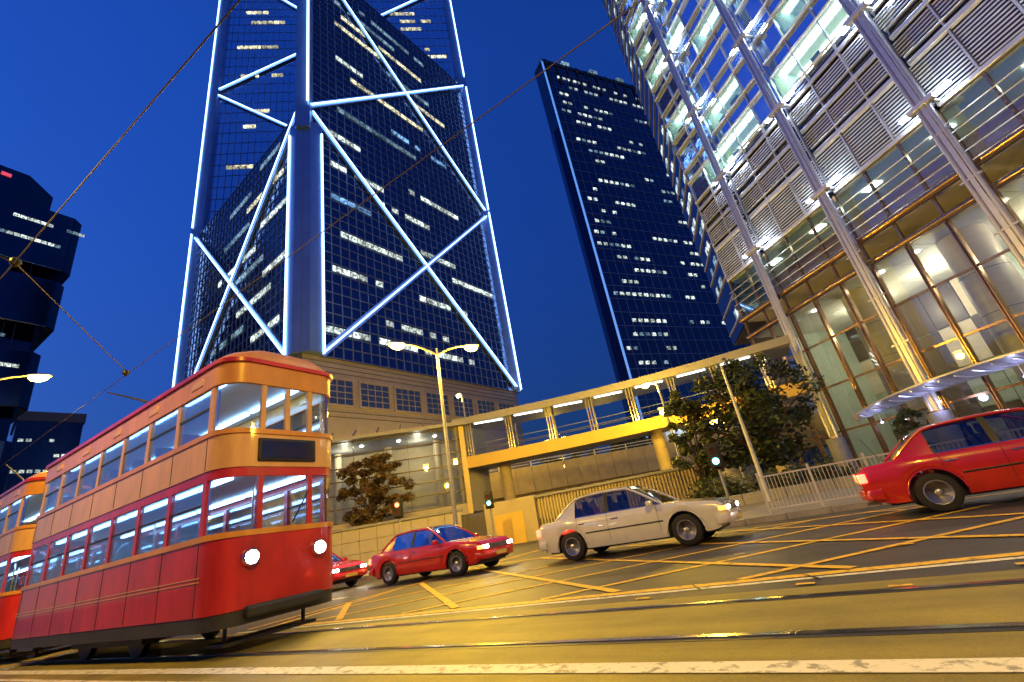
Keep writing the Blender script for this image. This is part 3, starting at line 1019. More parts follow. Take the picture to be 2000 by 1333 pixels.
for fl_ in range(8, 35):
    z = fl_ * 4.1 + 1.2
    x = random.uniform(1, 10)
    while x < 54:
        run = random.choice((2, 3, 4, 6, 8, 10)) if random.random() < (.85 if fl_ not in (12, 19, 24, 29) else .3) else 0
        for i in range(run):
            if nlit < 290 and x + i * 2.1 < 57:
                if random.random() < .85:
                    piece('lit_pane', ctp, M['win_white'] if random.random() < .75 else M['win_dim'], CT, (x + i * 2.1, 0, z))
                    nlit += 1
        x += run * 2.1 + random.uniform(3, 26)

# ------------------------------------------------------------------ distant towers on the left
LT = thing('stepped_dark_tower', 'dark tower of stacked jutting glass boxes far down the tram line', 'tower', (-171, 13, 0), 0)
def octo(cx, cy, r, c=.4):
    return [(cx + r, cy - r * c), (cx + r, cy + r * c), (cx + r * c, cy + r), (cx - r * c, cy + r), (cx - r, cy + r * c), (cx - r, cy - r * c), (cx - r * c, cy - r), (cx + r * c, cy - r)]
MB().prism(octo(0, 0, 14), 0, 106).build('octagon_shaft', M['dark_clad'], LT)
MB().prism(octo(0, 0, 11), 106, 118).build('crown_block', M['dark_clad'], LT)
def jut(x0, x1, y0, y1, z0, z1):
    MB().prism([(x0, y0), (x1, y0), (x1, y1 - 2), (x1 - 2, y1), (x0, y1)], z0, z1).build('jutting_box', M['dark_clad'], LT, bevel=.3)
jut(-6, 14.5, -2, 17.2, 88, 106.5)
jut(-6, 15.5, -3, 16.4, 70, 84)
jut(-8, 15, -6, 15.2, 48, 63)
jut(-8, 14.6, -8, 14.6, 24, 40)
pl = MB().box(0.02, .1, .1, 1.3, 0, .9).mesh('lit_pane')
for (z, y, n_, xx) in ((101, 3, 11, 14.5), (95, 0, 10, 14.5), (112, -10, 3, 11), (104, -12, 3, 14), (99, -12, 4, 14), (92, -13, 3, 14), (86, -9, 5, 14), (66, -6, 4, 14), (66, 1, 5, 14), (54, -4, 5, 15), (44, -3, 5, 14), (36, 2, 6, 14.6), (30, -6, 6, 14.6), (20, -5, 9, 14), (15, 0, 8, 14), (11, -8, 10, 14), (58, 6, 4, 15)):
    for i in range(n_):
        if random.random() < .85:
            piece('lit_pane', pl, M['win_white'] if random.random() < .7 else M['win_dim'], LT, (xx, y + i * 1.35, z))
MB().box(10.9, 11.3, -1, 1, 115, 116).build('red_roof_light', M['roof_red'], LT)
for j in range(9):
    MB().box(14.0, 14.2, -7 + j * 2, -6.9 + j * 2, 6, 88).build('facade_fin', M['core'], LT)
LB = thing('low_far_block', 'lower grey block with lit windows beside the stacked dark tower', 'building', (-205, 42, 0), R(-8))
MB().box(-10, 10, -7.5, 7.5, 0, 56).build('block_shaft', M['dark_clad'], LB)
MB().box(-8, 10.4, -7.9, 7.9, 56, 59).build('block_parapet', M['kerb'], LB)
for k in range(9):
    for i in range(8):
        if random.random() < .45:
            piece('lit_pane', pl, M['win_white'], LB, (10.0, -6.5 + i * 1.7, 12 + k * 4.7))

# ------------------------------------------------------------------ glazed entrance box, retaining wall, footbridge, flyover
EB = thing('glazed_entrance_box', 'lit glass entrance pavilion with dark horizontal transoms and yellow end frames', 'pavilion', (-35, 22, 2.6), math.atan2(9, 10))
EL, EH = 13.45, 7.2
for a in (-.25, EL):
    MB().box(a, a + .45, -.2, .35, .0, EH + .15).build('end_frame', M['box_frame'], EB, bevel=.03)
nb = 6
for i in range(nb):
    for j in range(6):
        MB().box(.2 + i * (EL - .2) / nb + .03, .2 + (i + 1) * (EL - .2) / nb - .03, .05, .08, .9 + j * 1.05 + .05, .9 + (j + 1) * 1.05 - .05).build('glass_pane', M['lobby_glass'], EB)
for j in range(7):
    MB().box(.2, EL, -.05, .16, .86 + j * 1.05, .94 + j * 1.05).build('transom', M['transom'], EB)
for i in range(1, nb):
    MB().box(.2 + i * (EL - .2) / nb - .02, .2 + i * (EL - .2) / nb + .02, .09, .2, .9, EH).build('glass_fin', M['transom'], EB)
MB().box(.2, EL, -.1, .3, 0, .86).build('plinth', M['stone'], EB)
MB().box(-.5, EL + .6, -.9, 7, EH + .02, EH + .3).build('roof', M['bridge_roof'], EB)
for i in range(7):
    MB().bar((1 + i * 1.9, -.85, EH + .32), (1 + i * 1.9, .8, EH + 1.1), .1, .14).build('roof_bracket', M['transom'], EB)
MB().box(.2, EL, 6.3, 6.5, 0, EH).build('back_wall', M['lobby_stone'], EB)
MB().box(.2, EL, .3, 6.3, 0.02, .1).build('floor', M['granite'], EB)
for x in (2.5, 7, 11.5):
    MB().tube([(x, 4.5, .1), (x, 4.5, EH)], .35, 16).build('inner_column', M['lobby_stone'], EB, smooth=True)
for x in (1.8, 5.0, 8.2, 11.4):
    MB().tube([(x, 2.2, EH - .05), (x, 2.2, EH + .01)], .16, 12).build('downlight', M['downlight'], EB)
for x in (3.4, 9.8):
    lamp_light(EB, (x, 3.2, EH - .8), 170, (1.0, .9, .62), .3)

RW = thing('retaining_wall', 'low beige stone retaining wall below the glazed entrance pavilion', 'wall', (-34.5, 18.6, 0), math.atan2(9.2, 11.5))
for i in range(12):
    for j in range(3):
        MB().box(i * 1.22 + .012, (i + 1) * 1.22 - .012, -.02 * ((i * 3 + j) % 2), .4, .3 + j * .82, .3 + (j + 1) * .82 - .02).build('stone_block', M['stone'], RW, bevel=.012)
MB().box(-.1, 14.8, -.12, .55, 2.76, 2.95).build('coping', M['kerb'], RW, bevel=.02)
MB().box(0, 14.6, .05, .38, -.1, 2.78).build('wall_core', M['stone_dark'], RW)

FB = thing('covered_footbridge', 'covered glass footbridge with sodium-tinted fascia and bright paired posts', 'footbridge', (-25.4, 31.0, 0), 0)
bp = []
for i in range(25):
    u = i / 24
    bp.append((26.5 * u, 7.0 * u + 1.9 * math.sin(math.pi * u) * .8))
def off_path(pts, d):
    out = []
    for i, (x, y) in enumerate(pts):
        a, c = pts[max(0, i - 1)], pts[min(len(pts) - 1, i + 1)]
        tx, ty = c[0] - a[0], c[1] - a[1]
        L = math.hypot(tx, ty)
        out.append((x - ty / L * d, y + tx / L * d))
    return out
def ribbon(d0, d1, z0, z1, pts=bp):
    A, B2 = off_path(pts, d0), off_path(pts, d1)
    return MB().loft([[(A[i][0], A[i][1], z0), (B2[i][0], B2[i][1], z0), (B2[i][0], B2[i][1], z1), (A[i][0], A[i][1], z1)] for i in range(len(pts))])
ribbon(0, 3.6, 6.3, 7.0).build('deck', M['bridge_roof'], FB)
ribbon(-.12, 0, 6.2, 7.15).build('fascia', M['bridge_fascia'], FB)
ribbon(-.5, 4.1, 10.0, 10.28).build('roof', M['bridge_roof'], FB)
ribbon(-.62, -.5, 9.85, 10.45).build('roof_edge', M['bridge_roof'], FB)
for zz in (8.1, 7.65):
    A = off_path(bp, .15)
    MB().tube([(x, y, zz) for x, y in A], .035, 6).build('handrail', M['bridge_post'], FB)
    A = off_path(bp, 3.5)
    MB().tube([(x, y, zz) for x, y in A], .035, 6).build('handrail', M['bridge_post'], FB)
A, A2, A3 = off_path(bp, .1), off_path(bp, 3.5), off_path(bp, .55)
for i in range(1, 24, 3):
    for dx in (-.22, .0, .22):
        MB().tube([(A[i][0] + dx, A[i][1] + dx * .3, 7.0), (A[i][0] + dx, A[i][1] + dx * .3, 10.0)], .055, 8).build('post', M['bridge_post'], FB, smooth=True)
    MB().tube([(A2[i][0], A2[i][1], 7.0), (A2[i][0], A2[i][1], 10.0)], .1, 8).build('post', M['bridge_post'], FB)
    if i + 3 < 25:
        p, q_ = A[i], A[i + 3]
        MB().bar((p[0] + .35, p[1] + .1, 8.45), (q_[0] - .35, q_[1] - .1, 8.45), .03, 2.7).build('glass_pane', M['lobby_glass'], FB)
        p, q_ = A3[i], A3[i + 3]
        MB().bar((p[0] + .6, p[1], 9.93), (q_[0] - .6, q_[1], 9.93), .1, .08).build('light_tube', M['tube_white'], FB)
for i in (3, 14, 21):
    c1 = off_path(bp, 1.8)[i]
    MB().tube([(c1[0], c1[1], 1.0), (c1[0], c1[1], 6.3)], .5, 16).build('pier', M['flyover'], FB, smooth=True)
MB().box(-.2, .3, -.2, 3.8, 2.8, 10.3).build('end_wall', M['bridge_roof'], FB)

FO = thing('flyover', 'curving concrete flyover with panelled parapet below the footbridge', 'flyover', (-34, 41, 0), 0)
fp = []
for i in range(41):
    u = i / 40
    fp.append((-10 + 60 * u, -8 + 34 * u ** 1.15 - 6 * math.sin(math.pi * u) * -.5))
ribbon(0.3, 7.0, 3.6, 4.4, fp).build('deck', M['flyover'], FO)
A, Bq = off_path(fp, 0), off_path(fp, .25)
for i in range(40):
    zz = 4.0
    (ax, ay), (bx_, by_) = A[i], A[i + 1]
    dx, dy = bx_ - ax, by_ - ay
    MB().bar((ax + dx * .01, ay + dy * .01, 5.45), (ax + dx * .985, ay + dy * .985, 5.45), .22, 2.7 ).build('parapet_panel', M['flyover'], FO, bevel=.02)
for zz in (7.05, 7.35):
    MB().tube([(x, y + .05, zz) for x, y in A], .05, 6).build('parapet_rail', M['fence_white'], FO)
for i in range(0, 41, 2):
    MB().box(A[i][0] - .04, A[i][0] + .04, A[i][1] - .02, A[i][1] + .12, 6.78, 7.4).build('rail_post', M['fence_white'], FO)
for i in range(2, 40, 6):
    c1 = off_path(fp, 3.6)[i]
    MB().box(c1[0] - .9, c1[0] + .9, c1[1] - .9, c1[1] + .9, .5, 3.65).build('pier', M['flyover'], FO, bevel=.1)

RIB = thing('ribbed_wall', 'ribbed yellow concrete wall with plain end block under the flyover', 'wall', (-18.6, 27.0, -1.0), math.atan2(3.3, 11.5))
MB().box(-1.4, 2.2, -.3, 1.2, .95, 3.75).build('end_block', M['ribbed'], RIB, bevel=.04)
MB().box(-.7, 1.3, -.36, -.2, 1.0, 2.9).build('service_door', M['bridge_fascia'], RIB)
MB().box(2.2, 13.2, .25, 1.0, .9, 3.55).build('wall_core', M['ribbed'], RIB)
MB().box(2.2, 13.3, .0, 1.1, 3.55, 3.72).build('coping', M['kerb'], RIB, bevel=.02)
for i in range(52):
    MB().box(2.35 + i * .208, 2.45 + i * .208, .1, .26, .93, 3.53).build('rib', M['ribbed'], RIB)

PT = thing('entrance_portal', 'white portal tinted with bluish light beyond the flyover parapet', 'portal', (-16.5, 62, 3.6), math.atan2(2, 6))
MB().box(0, 1.0, 0, 3.5, 0, 6.2).build('portal_jamb', M['portal'], PT, bevel=.05)
MB().box(4.4, 5.4, 0, 3.5, 0, 6.2).build('portal_jamb', M['portal'], PT, bevel=.05)
MB().box(-.1, 5.5, -.1, 3.5, 6.2, 6.9).build('portal_lintel', M['portal'], PT, bevel=.05)
MB().box(1.0, 4.4, 3.0, 3.4, 0, 6.2).build('portal_recess', M['lobby_wall'], PT)
for i in range(5):
    MB().tube([(1.4 + i * .65, 1.2, 6.1), (1.4 + i * .65, 1.2, 6.2)], .12, 10).build('portal_downlight', M['flood'], PT)
lamp_light(PT, (2.7, .9, 5.4), 160, (.7, .75, 1.0), .3)

# ------------------------------------------------------------------ trees
def leaf_cloud(b, c, r, n, size, rng, flat=1.0):
    for _ in range(n):
        while True:
            p = Vector((rng.uniform(-1, 1), rng.uniform(-1, 1), rng.uniform(-1, 1)))
            if p.length < 1:
                break
        p = p * (0.45 + 0.55 * p.length)
        q_ = Vector(c) + Vector((p.x * r, p.y * r, p.z * r * flat))
        a = Vector((rng.gauss(0, 1), rng.gauss(0, 1), rng.gauss(0, .6))).normalized()
        e = a.cross(Vector((rng.gauss(0, 1), rng.gauss(0, 1), rng.gauss(0, 1)))).normalized()
        s_ = size * rng.uniform(.35, 1.6)
        k = len(b.v)
        b.v += [tuple(q_ - a * s_), tuple(q_ + e * s_ * .42), tuple(q_ + a * s_), tuple(q_ - e * s_ * .42)]
        b.f.append((k, k + 1, k + 2, k + 3))

def tree(name, label, cat, loc, H, RX, RY, zc, clumps, leaves, size, m, seed, trunk=.14, lean=0, forks=9, group=None):
    rng = random.Random(seed)
    t = thing(name, label, cat, loc, 0, group)
    tb = MB()
    th = zc * .62
    tb.tube([(0, 0, -.3), (lean * .3, .05, th * .5), (lean * .5, 0, th)], [trunk * 1.5, trunk * 1.05, trunk * .85], 10)
    lb = MB()
    for i in range(clumps):
        a = rng.uniform(0, 2 * math.pi)
        rr = math.sqrt(rng.random())
        zz = rng.uniform(-1, 1)
        k = math.sqrt(max(0.05, 1 - zz * zz * .85))
        c = (lean + math.cos(a) * rr * RX * k, math.sin(a) * rr * RY * k, zc + zz * (H - zc))
        leaf_cloud(lb, c, rng.uniform(.28, .5) * min(RX, RY, H - zc) * .75, leaves, size, rng, .75)
        if i < forks * 2:
            mid = Vector((lean * .5, 0, th)).lerp(Vector(c), .5) + Vector((rng.uniform(-.2, .2), rng.uniform(-.2, .2), .12))
            tb.tube([(lean * .45, 0, th * rng.uniform(.6, .98)), mid, c], [trunk * .5, trunk * .3, trunk * .1], 6)
    tb.build('trunk', M['bark'], t, smooth=True)
    lb.build('crown', m, t)
    return t
tree('street_tree', 'broad dark leafy tree in front of the mast block corner', 'tree', (-2.4, 30, 0.1), 7.6, 3.7, 2.6, 4.7, 92, 120, .15, M['leaf_dark'], 3, trunk=.21, forks=24)
tree('street_tree', 'lighter leafy tree against the footbridge end', 'tree', (-5.7, 28.2, 0.0), 6.7, 1.3, 1.2, 4.1, 44, 140, .12, M['leaf'], 5, trunk=.1)
tree('pavilion_tree', 'spreading bronze-leaved tree before the glazed entrance pavilion', 'tree', (-29.6, 24.9, 2.5), 5.4, 4.4, 1.4, 2.9, 86, 130, .16, M['leaf_warm'], 9, trunk=.13, forks=12)
tree('lobby_shrub', 'small bushy shrub standing by the lobby glass under the canopy', 'shrub', (5.4, 38.2, 0.1), 3.6, 1.1, .9, 2.4, 22, 90, .12, M['leaf'], 13, trunk=.06)
for i, (x, y, z, h, r, lb_) in enumerate(((-36, 74, 3, 10, 6, 'dark round tree behind the footbridge near the tower foot'), (-26, 78, 3, 9.5, 6, 'dark broad tree between the other trees behind the footbridge'), (-21.5, 72, 3, 7.5, 4.5, 'low dark tree beside the bluish-lit portal'))):
    tree('hill_tree', lb_, 'tree', (x, y, z), h, r, r * .6, h * .55, 36, 70, .38, M['leaf_dark'], 20 + i, trunk=.3)
hd = MB()
rng = random.Random(4)
for i in range(46):
    leaf_cloud(hd, (-6.2 + rng.uniform(0, 1) * 7.6, 26.6 + rng.uniform(-.5, .5), .55 + rng.uniform(0, 1) * .75), .55, 75, .1, rng)
tag(hd.build('hedge', M['leaf'], None), 'clipped green hedge at the foot of the dark broad tree', 'hedge')
pl_ = thing('planter_wall', 'low pale planter wall in front of the hedge', 'wall', (-6.6, 25.7, 0))
for i in range(9):
    MB().box(i * .96 + .01, (i + 1) * .96 - .01, -.2, .2, .0, .62).build('stone_block', M['kerb'], pl_, bevel=.015)

# ------------------------------------------------------------------ street lamps
def lantern(b_parent, p, d, power, on=True, radius=.25):
    """flat sodium lantern: housing above, glowing bowl below"""
    d = Vector((*d, 0)).normalized()
    s_ = Vector((-d.y, d.x, 0))
    p = Vector(p)
    hs = MB()
    rings = []
    for u, w_, h_ in ((-.42, .08, .05), (-.3, .15, .1), (0, .19, .13), (.3, .17, .12), (.45, .08, .05)):
        rings.append([p + d * u + s_ * (w_ * math.cos(t)) + Vector((0, 0, .05 + h_ * max(0, math.sin(t)))) for t in [2 * math.pi * i / 12 for i in range(12)]])
    h = hs.loft(rings).build('lantern_housing', M['lamp_metal'], b_parent, smooth=True)
    bl = MB()
    rings = []
    for zz, k in ((.05, 1.1), (-.06, 1.08), (-.16, .8), (-.22, .35)):
        rings.append([p + d * (.34 * k * math.cos(t)) + s_ * (.165 * k * math.sin(t)) + Vector((0, 0, zz)) for t in [2 * math.pi * i / 16 for i in range(16)]])
    bl.loft(rings).build('lantern_bowl', M['lamp_lens'], h, smooth=True)
    lamp_light(b_parent, p + Vector((0, 0, -.42)), power, radius=radius)

def street_lamp(label, loc, H, arms, power=2200, group=None, r=.1):
    t = thing('street_lamp', label, 'street lamp', loc, 0, group)
    MB().tube([(0, 0, -.2), (0, 0, 1.0), (0, 0, 1.05), (0, 0, H - .4), (0, 0, H + .05)], [r * 1.5, r * 1.45, r, r * .7, r * .55], 12).build('post', M['lamp_metal'], t, smooth=True)
    for (ax, ay) in arms:
        L = math.hypot(ax, ay)
        pts = [(ax * u, ay * u, H - .3 + .5 * math.sin(u * math.pi / 2)) for u in (0, .2, .45, .7, 1)]
        MB().tube(pts, [r * .6, r * .55, r * .5, r * .45, r * .4], 8).build('arm', M['lamp_metal'], t, smooth=True)
        lantern(t, (ax + ax / L * .35, ay + ay / L * .35, H + .14), (ax, ay), power)
    return t
street_lamp('double-armed sodium street lamp rising before the podium windows', (-13.9, 16.3, 0.1), 9.7, ((-.75, -1.45), (.8, 1.3)), 4800)
street_lamp('single sodium street lamp beside the footbridge end near the leafy tree', (-7.4, 31.2, 1.0), 7.5, ((-.6, .3),), 2600)
street_lamp('slim sodium street lamp in front of the granite podium corner', (-25.3, 32.6, 2.0), 11.2, ((-.4, .2),), 5500)
street_lamp('sodium street lamp over the tram line below the stacked dark tower', (-29.5, 3.3, 0), 10.9, ((.9, 1.55),), 3200)
street_lamp('small sodium lamp on the flyover parapet under the footbridge', (-24.6, 50.0, 4.2), 2.4, ((-.3, 0),), 1500, r=.06)
street_lamp('small sodium lamp on the flyover close to the bluish-lit portal', (-21.6, 60.0, 4.3), 2.6, ((-.3, 0),), 1500, r=.06)
street_lamp('sodium street lamp glimpsed through the hedge and tree branches', (-4.6, 35.0, .2), 5.2, ((-.3, .1),), 600, r=.07)
# the same street's lamps on the near kerb and further along, out of the picture
street_lamp('tall sodium street lamp on the near kerb opposite the box junction', (3.5, -3.2, 0), 9.8, ((-.5, 1.7),), 4200)
street_lamp('tall sodium street lamp on the near kerb opposite the leading tram', (-13, -3.2, 0), 9.8, ((0, 1.8),), 3600)
street_lamp('tall sodium street lamp on the pavement past the railings end', (17, 15.2, 0.1), 9.8, ((-.6, -1.7),), 2400)
street_lamp('added unseen lamp brightening the podium wall nearest its corner', (-48.5, 43, 2.9), 5.5, ((-.5, .2),), 3800, r=.07)  # this and the next two: added out of view to brighten the podium
street_lamp('added unseen lamp brightening the podium wall further along', (-45.5, 60, 3.2), 5.5, ((-.5, .2),), 3800, r=.07)
street_lamp('added unseen lamp brightening the podium wall on the tram street side', (-66, 29, 3.0), 5.5, ((.2, .5),), 3800, r=.07)

tp = thing('tapered_pole', 'plain tapered steel pole rising through the dark broad tree', 'pole', (-2.45, 24.0, 0.1))
MB().tube([(0, 0, 0), (0, 0, 1.2), (0, 0, 6.5)], [.12, .1, .05], 12).build('shaft', M['fence_white'], tp, smooth=True)
MB().box(-.16, .16, -.16, .16, -.02, .06).build('base_plate', M['lamp_metal'], tp)

# ------------------------------------------------------------------ traffic signals
def signal(label, loc, H, m, facing=(0.1, -1)):
    t = thing('traffic_signal', label, 'traffic light', loc, math.atan2(facing[1], facing[0]) + math.pi / 2)
    MB().tube([(0, .0, -.05), (0, 0, H + .5)], .055, 10).build('post', M['lamp_metal'], t, smooth=True)
    h = MB().box(-.17, .17, -.3, -.06, H - .42, H + .42).build('signal_head', M['black'], t, bevel=.02)
    MB().box(-.27, .27, -.08, -.055, H - .52, H + .52).build('backboard', M['black'], t)
    for dz, mm in ((.2, M['red_lens'] if m == 'red' else M['off_lens']), (-.2, M['green_lens'] if m == 'green' else M['off_lens'])):
        MB().disc((0, -.31, H + dz), (0, 1, 0), .12, 18, .03).build('lens', mm, h)
        MB().tube([(.15 * math.cos(a), -.42, H + dz + .15 * math.sin(a)) for a in [R(20 + 20 * i) for i in range(8)]], .02, 5).build('visor', M['black'], h)
    return t
signal('pedestrian signal glowing green beside the hedge', (-3.4, 20.0, .13), 2.1, 'green')
signal('pedestrian signal glowing red below the pavilion tree', (-20.2, 19.0, .3), 2.7, 'red', (.6, -1))
signal('small signal glowing green at the flyover foot', (-17.6, 24.0, .9), 1.9, 'green', (.5, -1))

# ------------------------------------------------------------------ pavement railing
PF = thing('pavement_railing', 'painted steel pedestrian railing along the pavement below the mast block', 'railing', (-1.6, 14.75, .15))
inf = MB()
for i in range(12):
    inf.box(.1 + i * .095, .116 + i * .095, -.008, .008, .14, .93)
inf = inf.mesh('infill_bars')
for i in range(13):
    MB().box(i * 1.25 - .03, i * 1.25 + .03, -.03, .03, 0, 1.08).build('post', M['fence_white'], PF)
    if i < 12:
        stuff(piece('infill', inf, M['fence_white'], PF, (i * 1.25, 0, 0)))
        for z in (.12, .95):
            MB().box(i * 1.25 + .03, (i + 1) * 1.25 - .03, -.02, .02, z - .02, z + .02).build('rail', M['fence_white'], PF)

# ------------------------------------------------------------------ entrance arch and lit bollards down the street
AR = thing('entrance_arch', 'red curved entrance arch beyond the trams', 'arch', (-35.5, 16.6, 1.0), R(25))
for r_, y0, y1, mm in ((1.35, -.35, .35, 'arch_red'), (1.0, -.42, -.36, 'fence_white')):
    MB().loft([[((r_ + d_) * math.cos(a), y_, (r_ + d_) * math.sin(a) * 1.9) for d_, y_ in ((0, y0), (.22, y0), (.22, y1), (0, y1))] for a in [R(9 * i) for i in range(21)]]).build('arch_band', M[mm], AR)
for i, (x, y) in enumerate(((-33.4, 15.2), (-37.5, 14.9))):
    t = thing('lit_bollard', ('lit yellow traffic bollard before the red arch', 'lit yellow traffic bollard past the red arch')[i], 'bollard', (x, y, .14))
    MB().box(-.25, .25, -.16, .16, 0, .5).build('base', M['fence_white'], t, bevel=.03)
    MB().box(-.27, .27, -.18, .18, .5, 1.5).build('lit_face', M['sign_lit'], t, bevel=.05)

# ------------------------------------------------------------------ overhead tram wires
def wire(label, pts, r, name='trolley_wire', extra=None):
    t = thing(name, label, 'wire', pts[0])
    o = Vector(pts[0])
    MB().tube([Vector(p) - o for p in pts], r, 6).build('strand', M['wire'], t)
    return t, o
t1, o1 = wire('overhead trolley wire above the far tram track', [(-140, 4.4, 6.55), (-60, 4.38, 6.5), (-15, 4.4, 6.62), (40, 4.4, 6.6)], .010)
t2, o2 = wire('overhead trolley wire above the near tram track', [(-140, 1.2, 6.75), (-11.4, 1.25, 6.8), (-3.5, 1.5, 6.8), (40, 1.4, 6.7)], .010)
t3, o3 = wire('span wire pulling the two trolley wires together', [(-10.7, 1.3, 6.82), (-15.05, 4.42, 6.75)], .013, 'span_wire')
t4, o4 = wire('span wire from the near trolley wire to the roadside', [(-10.7, 1.3, 6.82), (-9.6, -6, 8.2)], .012, 'span_wire')
for t, o, p in ((t3, o3, (-15.0, 4.4, 6.68)), (t3, o3, (-10.75, 1.3, 6.86))):
    p = Vector(p) - o
    MB().tube([p + Vector((0, 0, .1)), p + Vector((0, 0, .06)), p, p - Vector((0, 0, .08))], [.03, .08, .085, .03], 12).build('insulator', M['black'], t, smooth=True)

# ------------------------------------------------------------------ double-deck trams
def rrect(hx, hy, r, n=7):
    pts = []
    for cx, cy, a0 in ((hx - r, hy - r, 0), (-hx + r, hy - r, 90), (-hx + r, -hy + r, 180), (hx - r, -hy + r, 270)):
        for i in range(n + 1):
            a = R(a0 + 90 * i / n)
            pts.append((cx + r * math.cos(a), cy + r * math.sin(a)))
    return pts
def make_tram(label):
    t = thing('double_deck_tram', label, 'tram', (0, 0, 0), 0, 'trams queued on the far track')
    L, W = 4.45, 1.02
    def shell(name, z0, z1, m, th=.05, hx=L, hy=W, r=.42, d=0.0, bevel=0):
        o = rrect(hx + d, hy + d, r)
        i_ = rrect(hx - th, hy - th, r - .02)
        n = len(o)
        b = MB()
        rings = [[(x, y, z0) for x, y in i_], [(x, y, z0) for x, y in o], [(x, y, z1) for x, y in o], [(x, y, z1) for x, y in i_], [(x, y, z0) for x, y in i_]]
        b.loft(rings, caps=False)
        return b.build(name, m, t, smooth=True)
    MB().prism(rrect(L - .02, W - .03, .4), .42, .52).build('lower_floor', M['t_dark'], t)
    shell('skirt', .36, .55, M['t_dark'])
    shell('lower_panel', .55, 1.5, M['t_red'], d=.012)
    shell('waist_rail', 1.5, 1.58, M['t_amber'], d=.03)
    shell('lower_cant_rail', 2.36, 2.5, M['t_red'], d=.0)
    shell('mid_panel', 2.5, 3.02, M['t_peach'], d=.015)
    shell('upper_sill', 3.02, 3.1, M['t_amber'], d=.035)
    shell('upper_cant_rail', 3.86, 4.22, M['t_amber'], d=.015)
    shell('gutter', 4.22, 4.29, M['t_red'], d=.05)
    MB().prism(rrect(L - .06, W - .06, .38), 2.52, 2.62).build('upper_floor', M['t_inside'], t)
    rings = [[(x * k, y * k2, z) for x, y in rrect(L, W, .42)] for k, k2, z in ((1, 1, 4.27), (.995, .97, 4.36), (.985, .86, 4.45), (.975, .62, 4.53), (.96, .2, 4.57))]
    MB().loft(rings).build('roof', M['t_amber'], t, smooth=True)
    MB().prism(rrect(L - .08, W - .08, .36), 4.18, 4.22).build('upper_ceiling', M['t_inside'], t)
    MB().prism(rrect(L - .08, W - .08, .36), 2.46, 2.515).build('lower_ceiling', M['t_inside'], t)
    nb = 7
    x0, x1 = -L + .45, L - .45
    bw = (x1 - x0) / nb
    for (za, zb, col_) in ((1.58, 2.36, 't_red'), (3.1, 3.86, 't_peach')):
        pil = MB().box(-.055, .055, -.03, .03, 0, zb - za).mesh('pillar')
        pan = MB().box(.06, bw - .06, -.006, .006, .01, zb - za - .01).mesh('window_pane')
        hbar = MB().box(.05, bw - .05, -.014, .014, (zb - za) * .55, (zb - za) * .55 + .03).mesh('window_bar')
        for sy in (-1, 1):
            for i in range(nb + 1):
                piece('pillar', pil, M[col_], t, (x0 + i * bw, sy * (W - .03), za))
                if i < nb:
                    piece('window_pane', pan, M['t_glass'], t, (x0 + i * bw, sy * (W - .02), za))
                    piece('window_bar', hbar, M['t_dark'], t, (x0 + i * bw, sy * (W - .022), za))
        for sx in (-1, 1):
            for yy in (-.42, .0, .42):
                if yy == 0 and za < 2:
                    continue
                MB().box(sx * (L - .03) - .03, sx * (L - .03) + .03, yy - .04, yy + .04, za, zb).build('end_pillar', M[col_], t)
            # curved corner panes and the end glazing
            pts = [(x, y) for x, y in rrect(L - .02, W - .02, .40) if x * sx > L - .5]
            pts.sort(key=lambda p: p[1])
            MB().loft([[(x, y, za + .01), (x, y, zb - .01)] for x, y in pts], close=False, caps=False).build('windscreen', M['t_glass'], t, smooth=True)
    # interior light tubes on both decks
    for z, ys in ((4.15, (-.62, .62)), (2.43, (-.62, .62))):
        for y in ys:
            for i in range(4):
                MB().box(-L + .55 + i * 2.0, -L + 2.4 + i * 2.0, y - .035, y + .035, z - .03, z + .02).build('light_tube', M['t_tube'], t)
    # seats
    st = MB().box(-.04, .04, -.36, .36, 0, .75)
    st.box(-.4, .0, -.36, .36, .3, .38)
    st = st.mesh('seat')
    for i in range(7):
        for sy in (-1, 1):
            piece('seat', st, M['t_seat'], t, (-3.2 + i * 1.0, sy * .55, 2.63))
    for i in range(4):
        MB().tube([(-3 + i * 2, .25 if i % 2 else -.25, .52), (-3 + i * 2, .25 if i % 2 else -.25, 2.46)], .018, 8).build('grab_pole', M['bridge_post'], t)
    # ends: headlamps, bumpers, destination box
    for sx in (-1, 1):
        MB().box(sx * L - .1, sx * L + .12, -.6, .6, .42, .58).build('bumper', M['t_dark'], t, bevel=.04)
        db = MB().box(sx * L - .06, sx * L + .05, -.5, .5, 2.58, 2.95).build('destination_box', M['black'], t, bevel=.02)
        MB().box(sx * (L + .03) - .03, sx * (L + .03) + .03, -.44, .44, 2.63, 2.9).build('blind', M['dest'], db)
        for yy in (-.55, .55):
            h = MB().tube([(sx * L - .02, yy, 1.2), (sx * (L + .05), yy, 1.2), (sx * (L + .085), yy, 1.2)], [.13, .13, .115], 20).build('headlamp', M['chrome'], t, smooth=True)
            MB().tube([(sx * (L + .07), yy, 1.2), (sx * (L + .10), yy, 1.2)], .09, 18).build('lamp_lens', M['headlight'] if sx > 0 else M['tail'], h)
    # panel seams, beading, roof vents, wiper, lifeguard tray
    seam = MB().box(-.006, .006, -.004, .004, 0, .93).mesh('panel_seam')
    seam2 = MB().box(-.006, .006, -.004, .004, 0, .48).mesh('panel_seam')
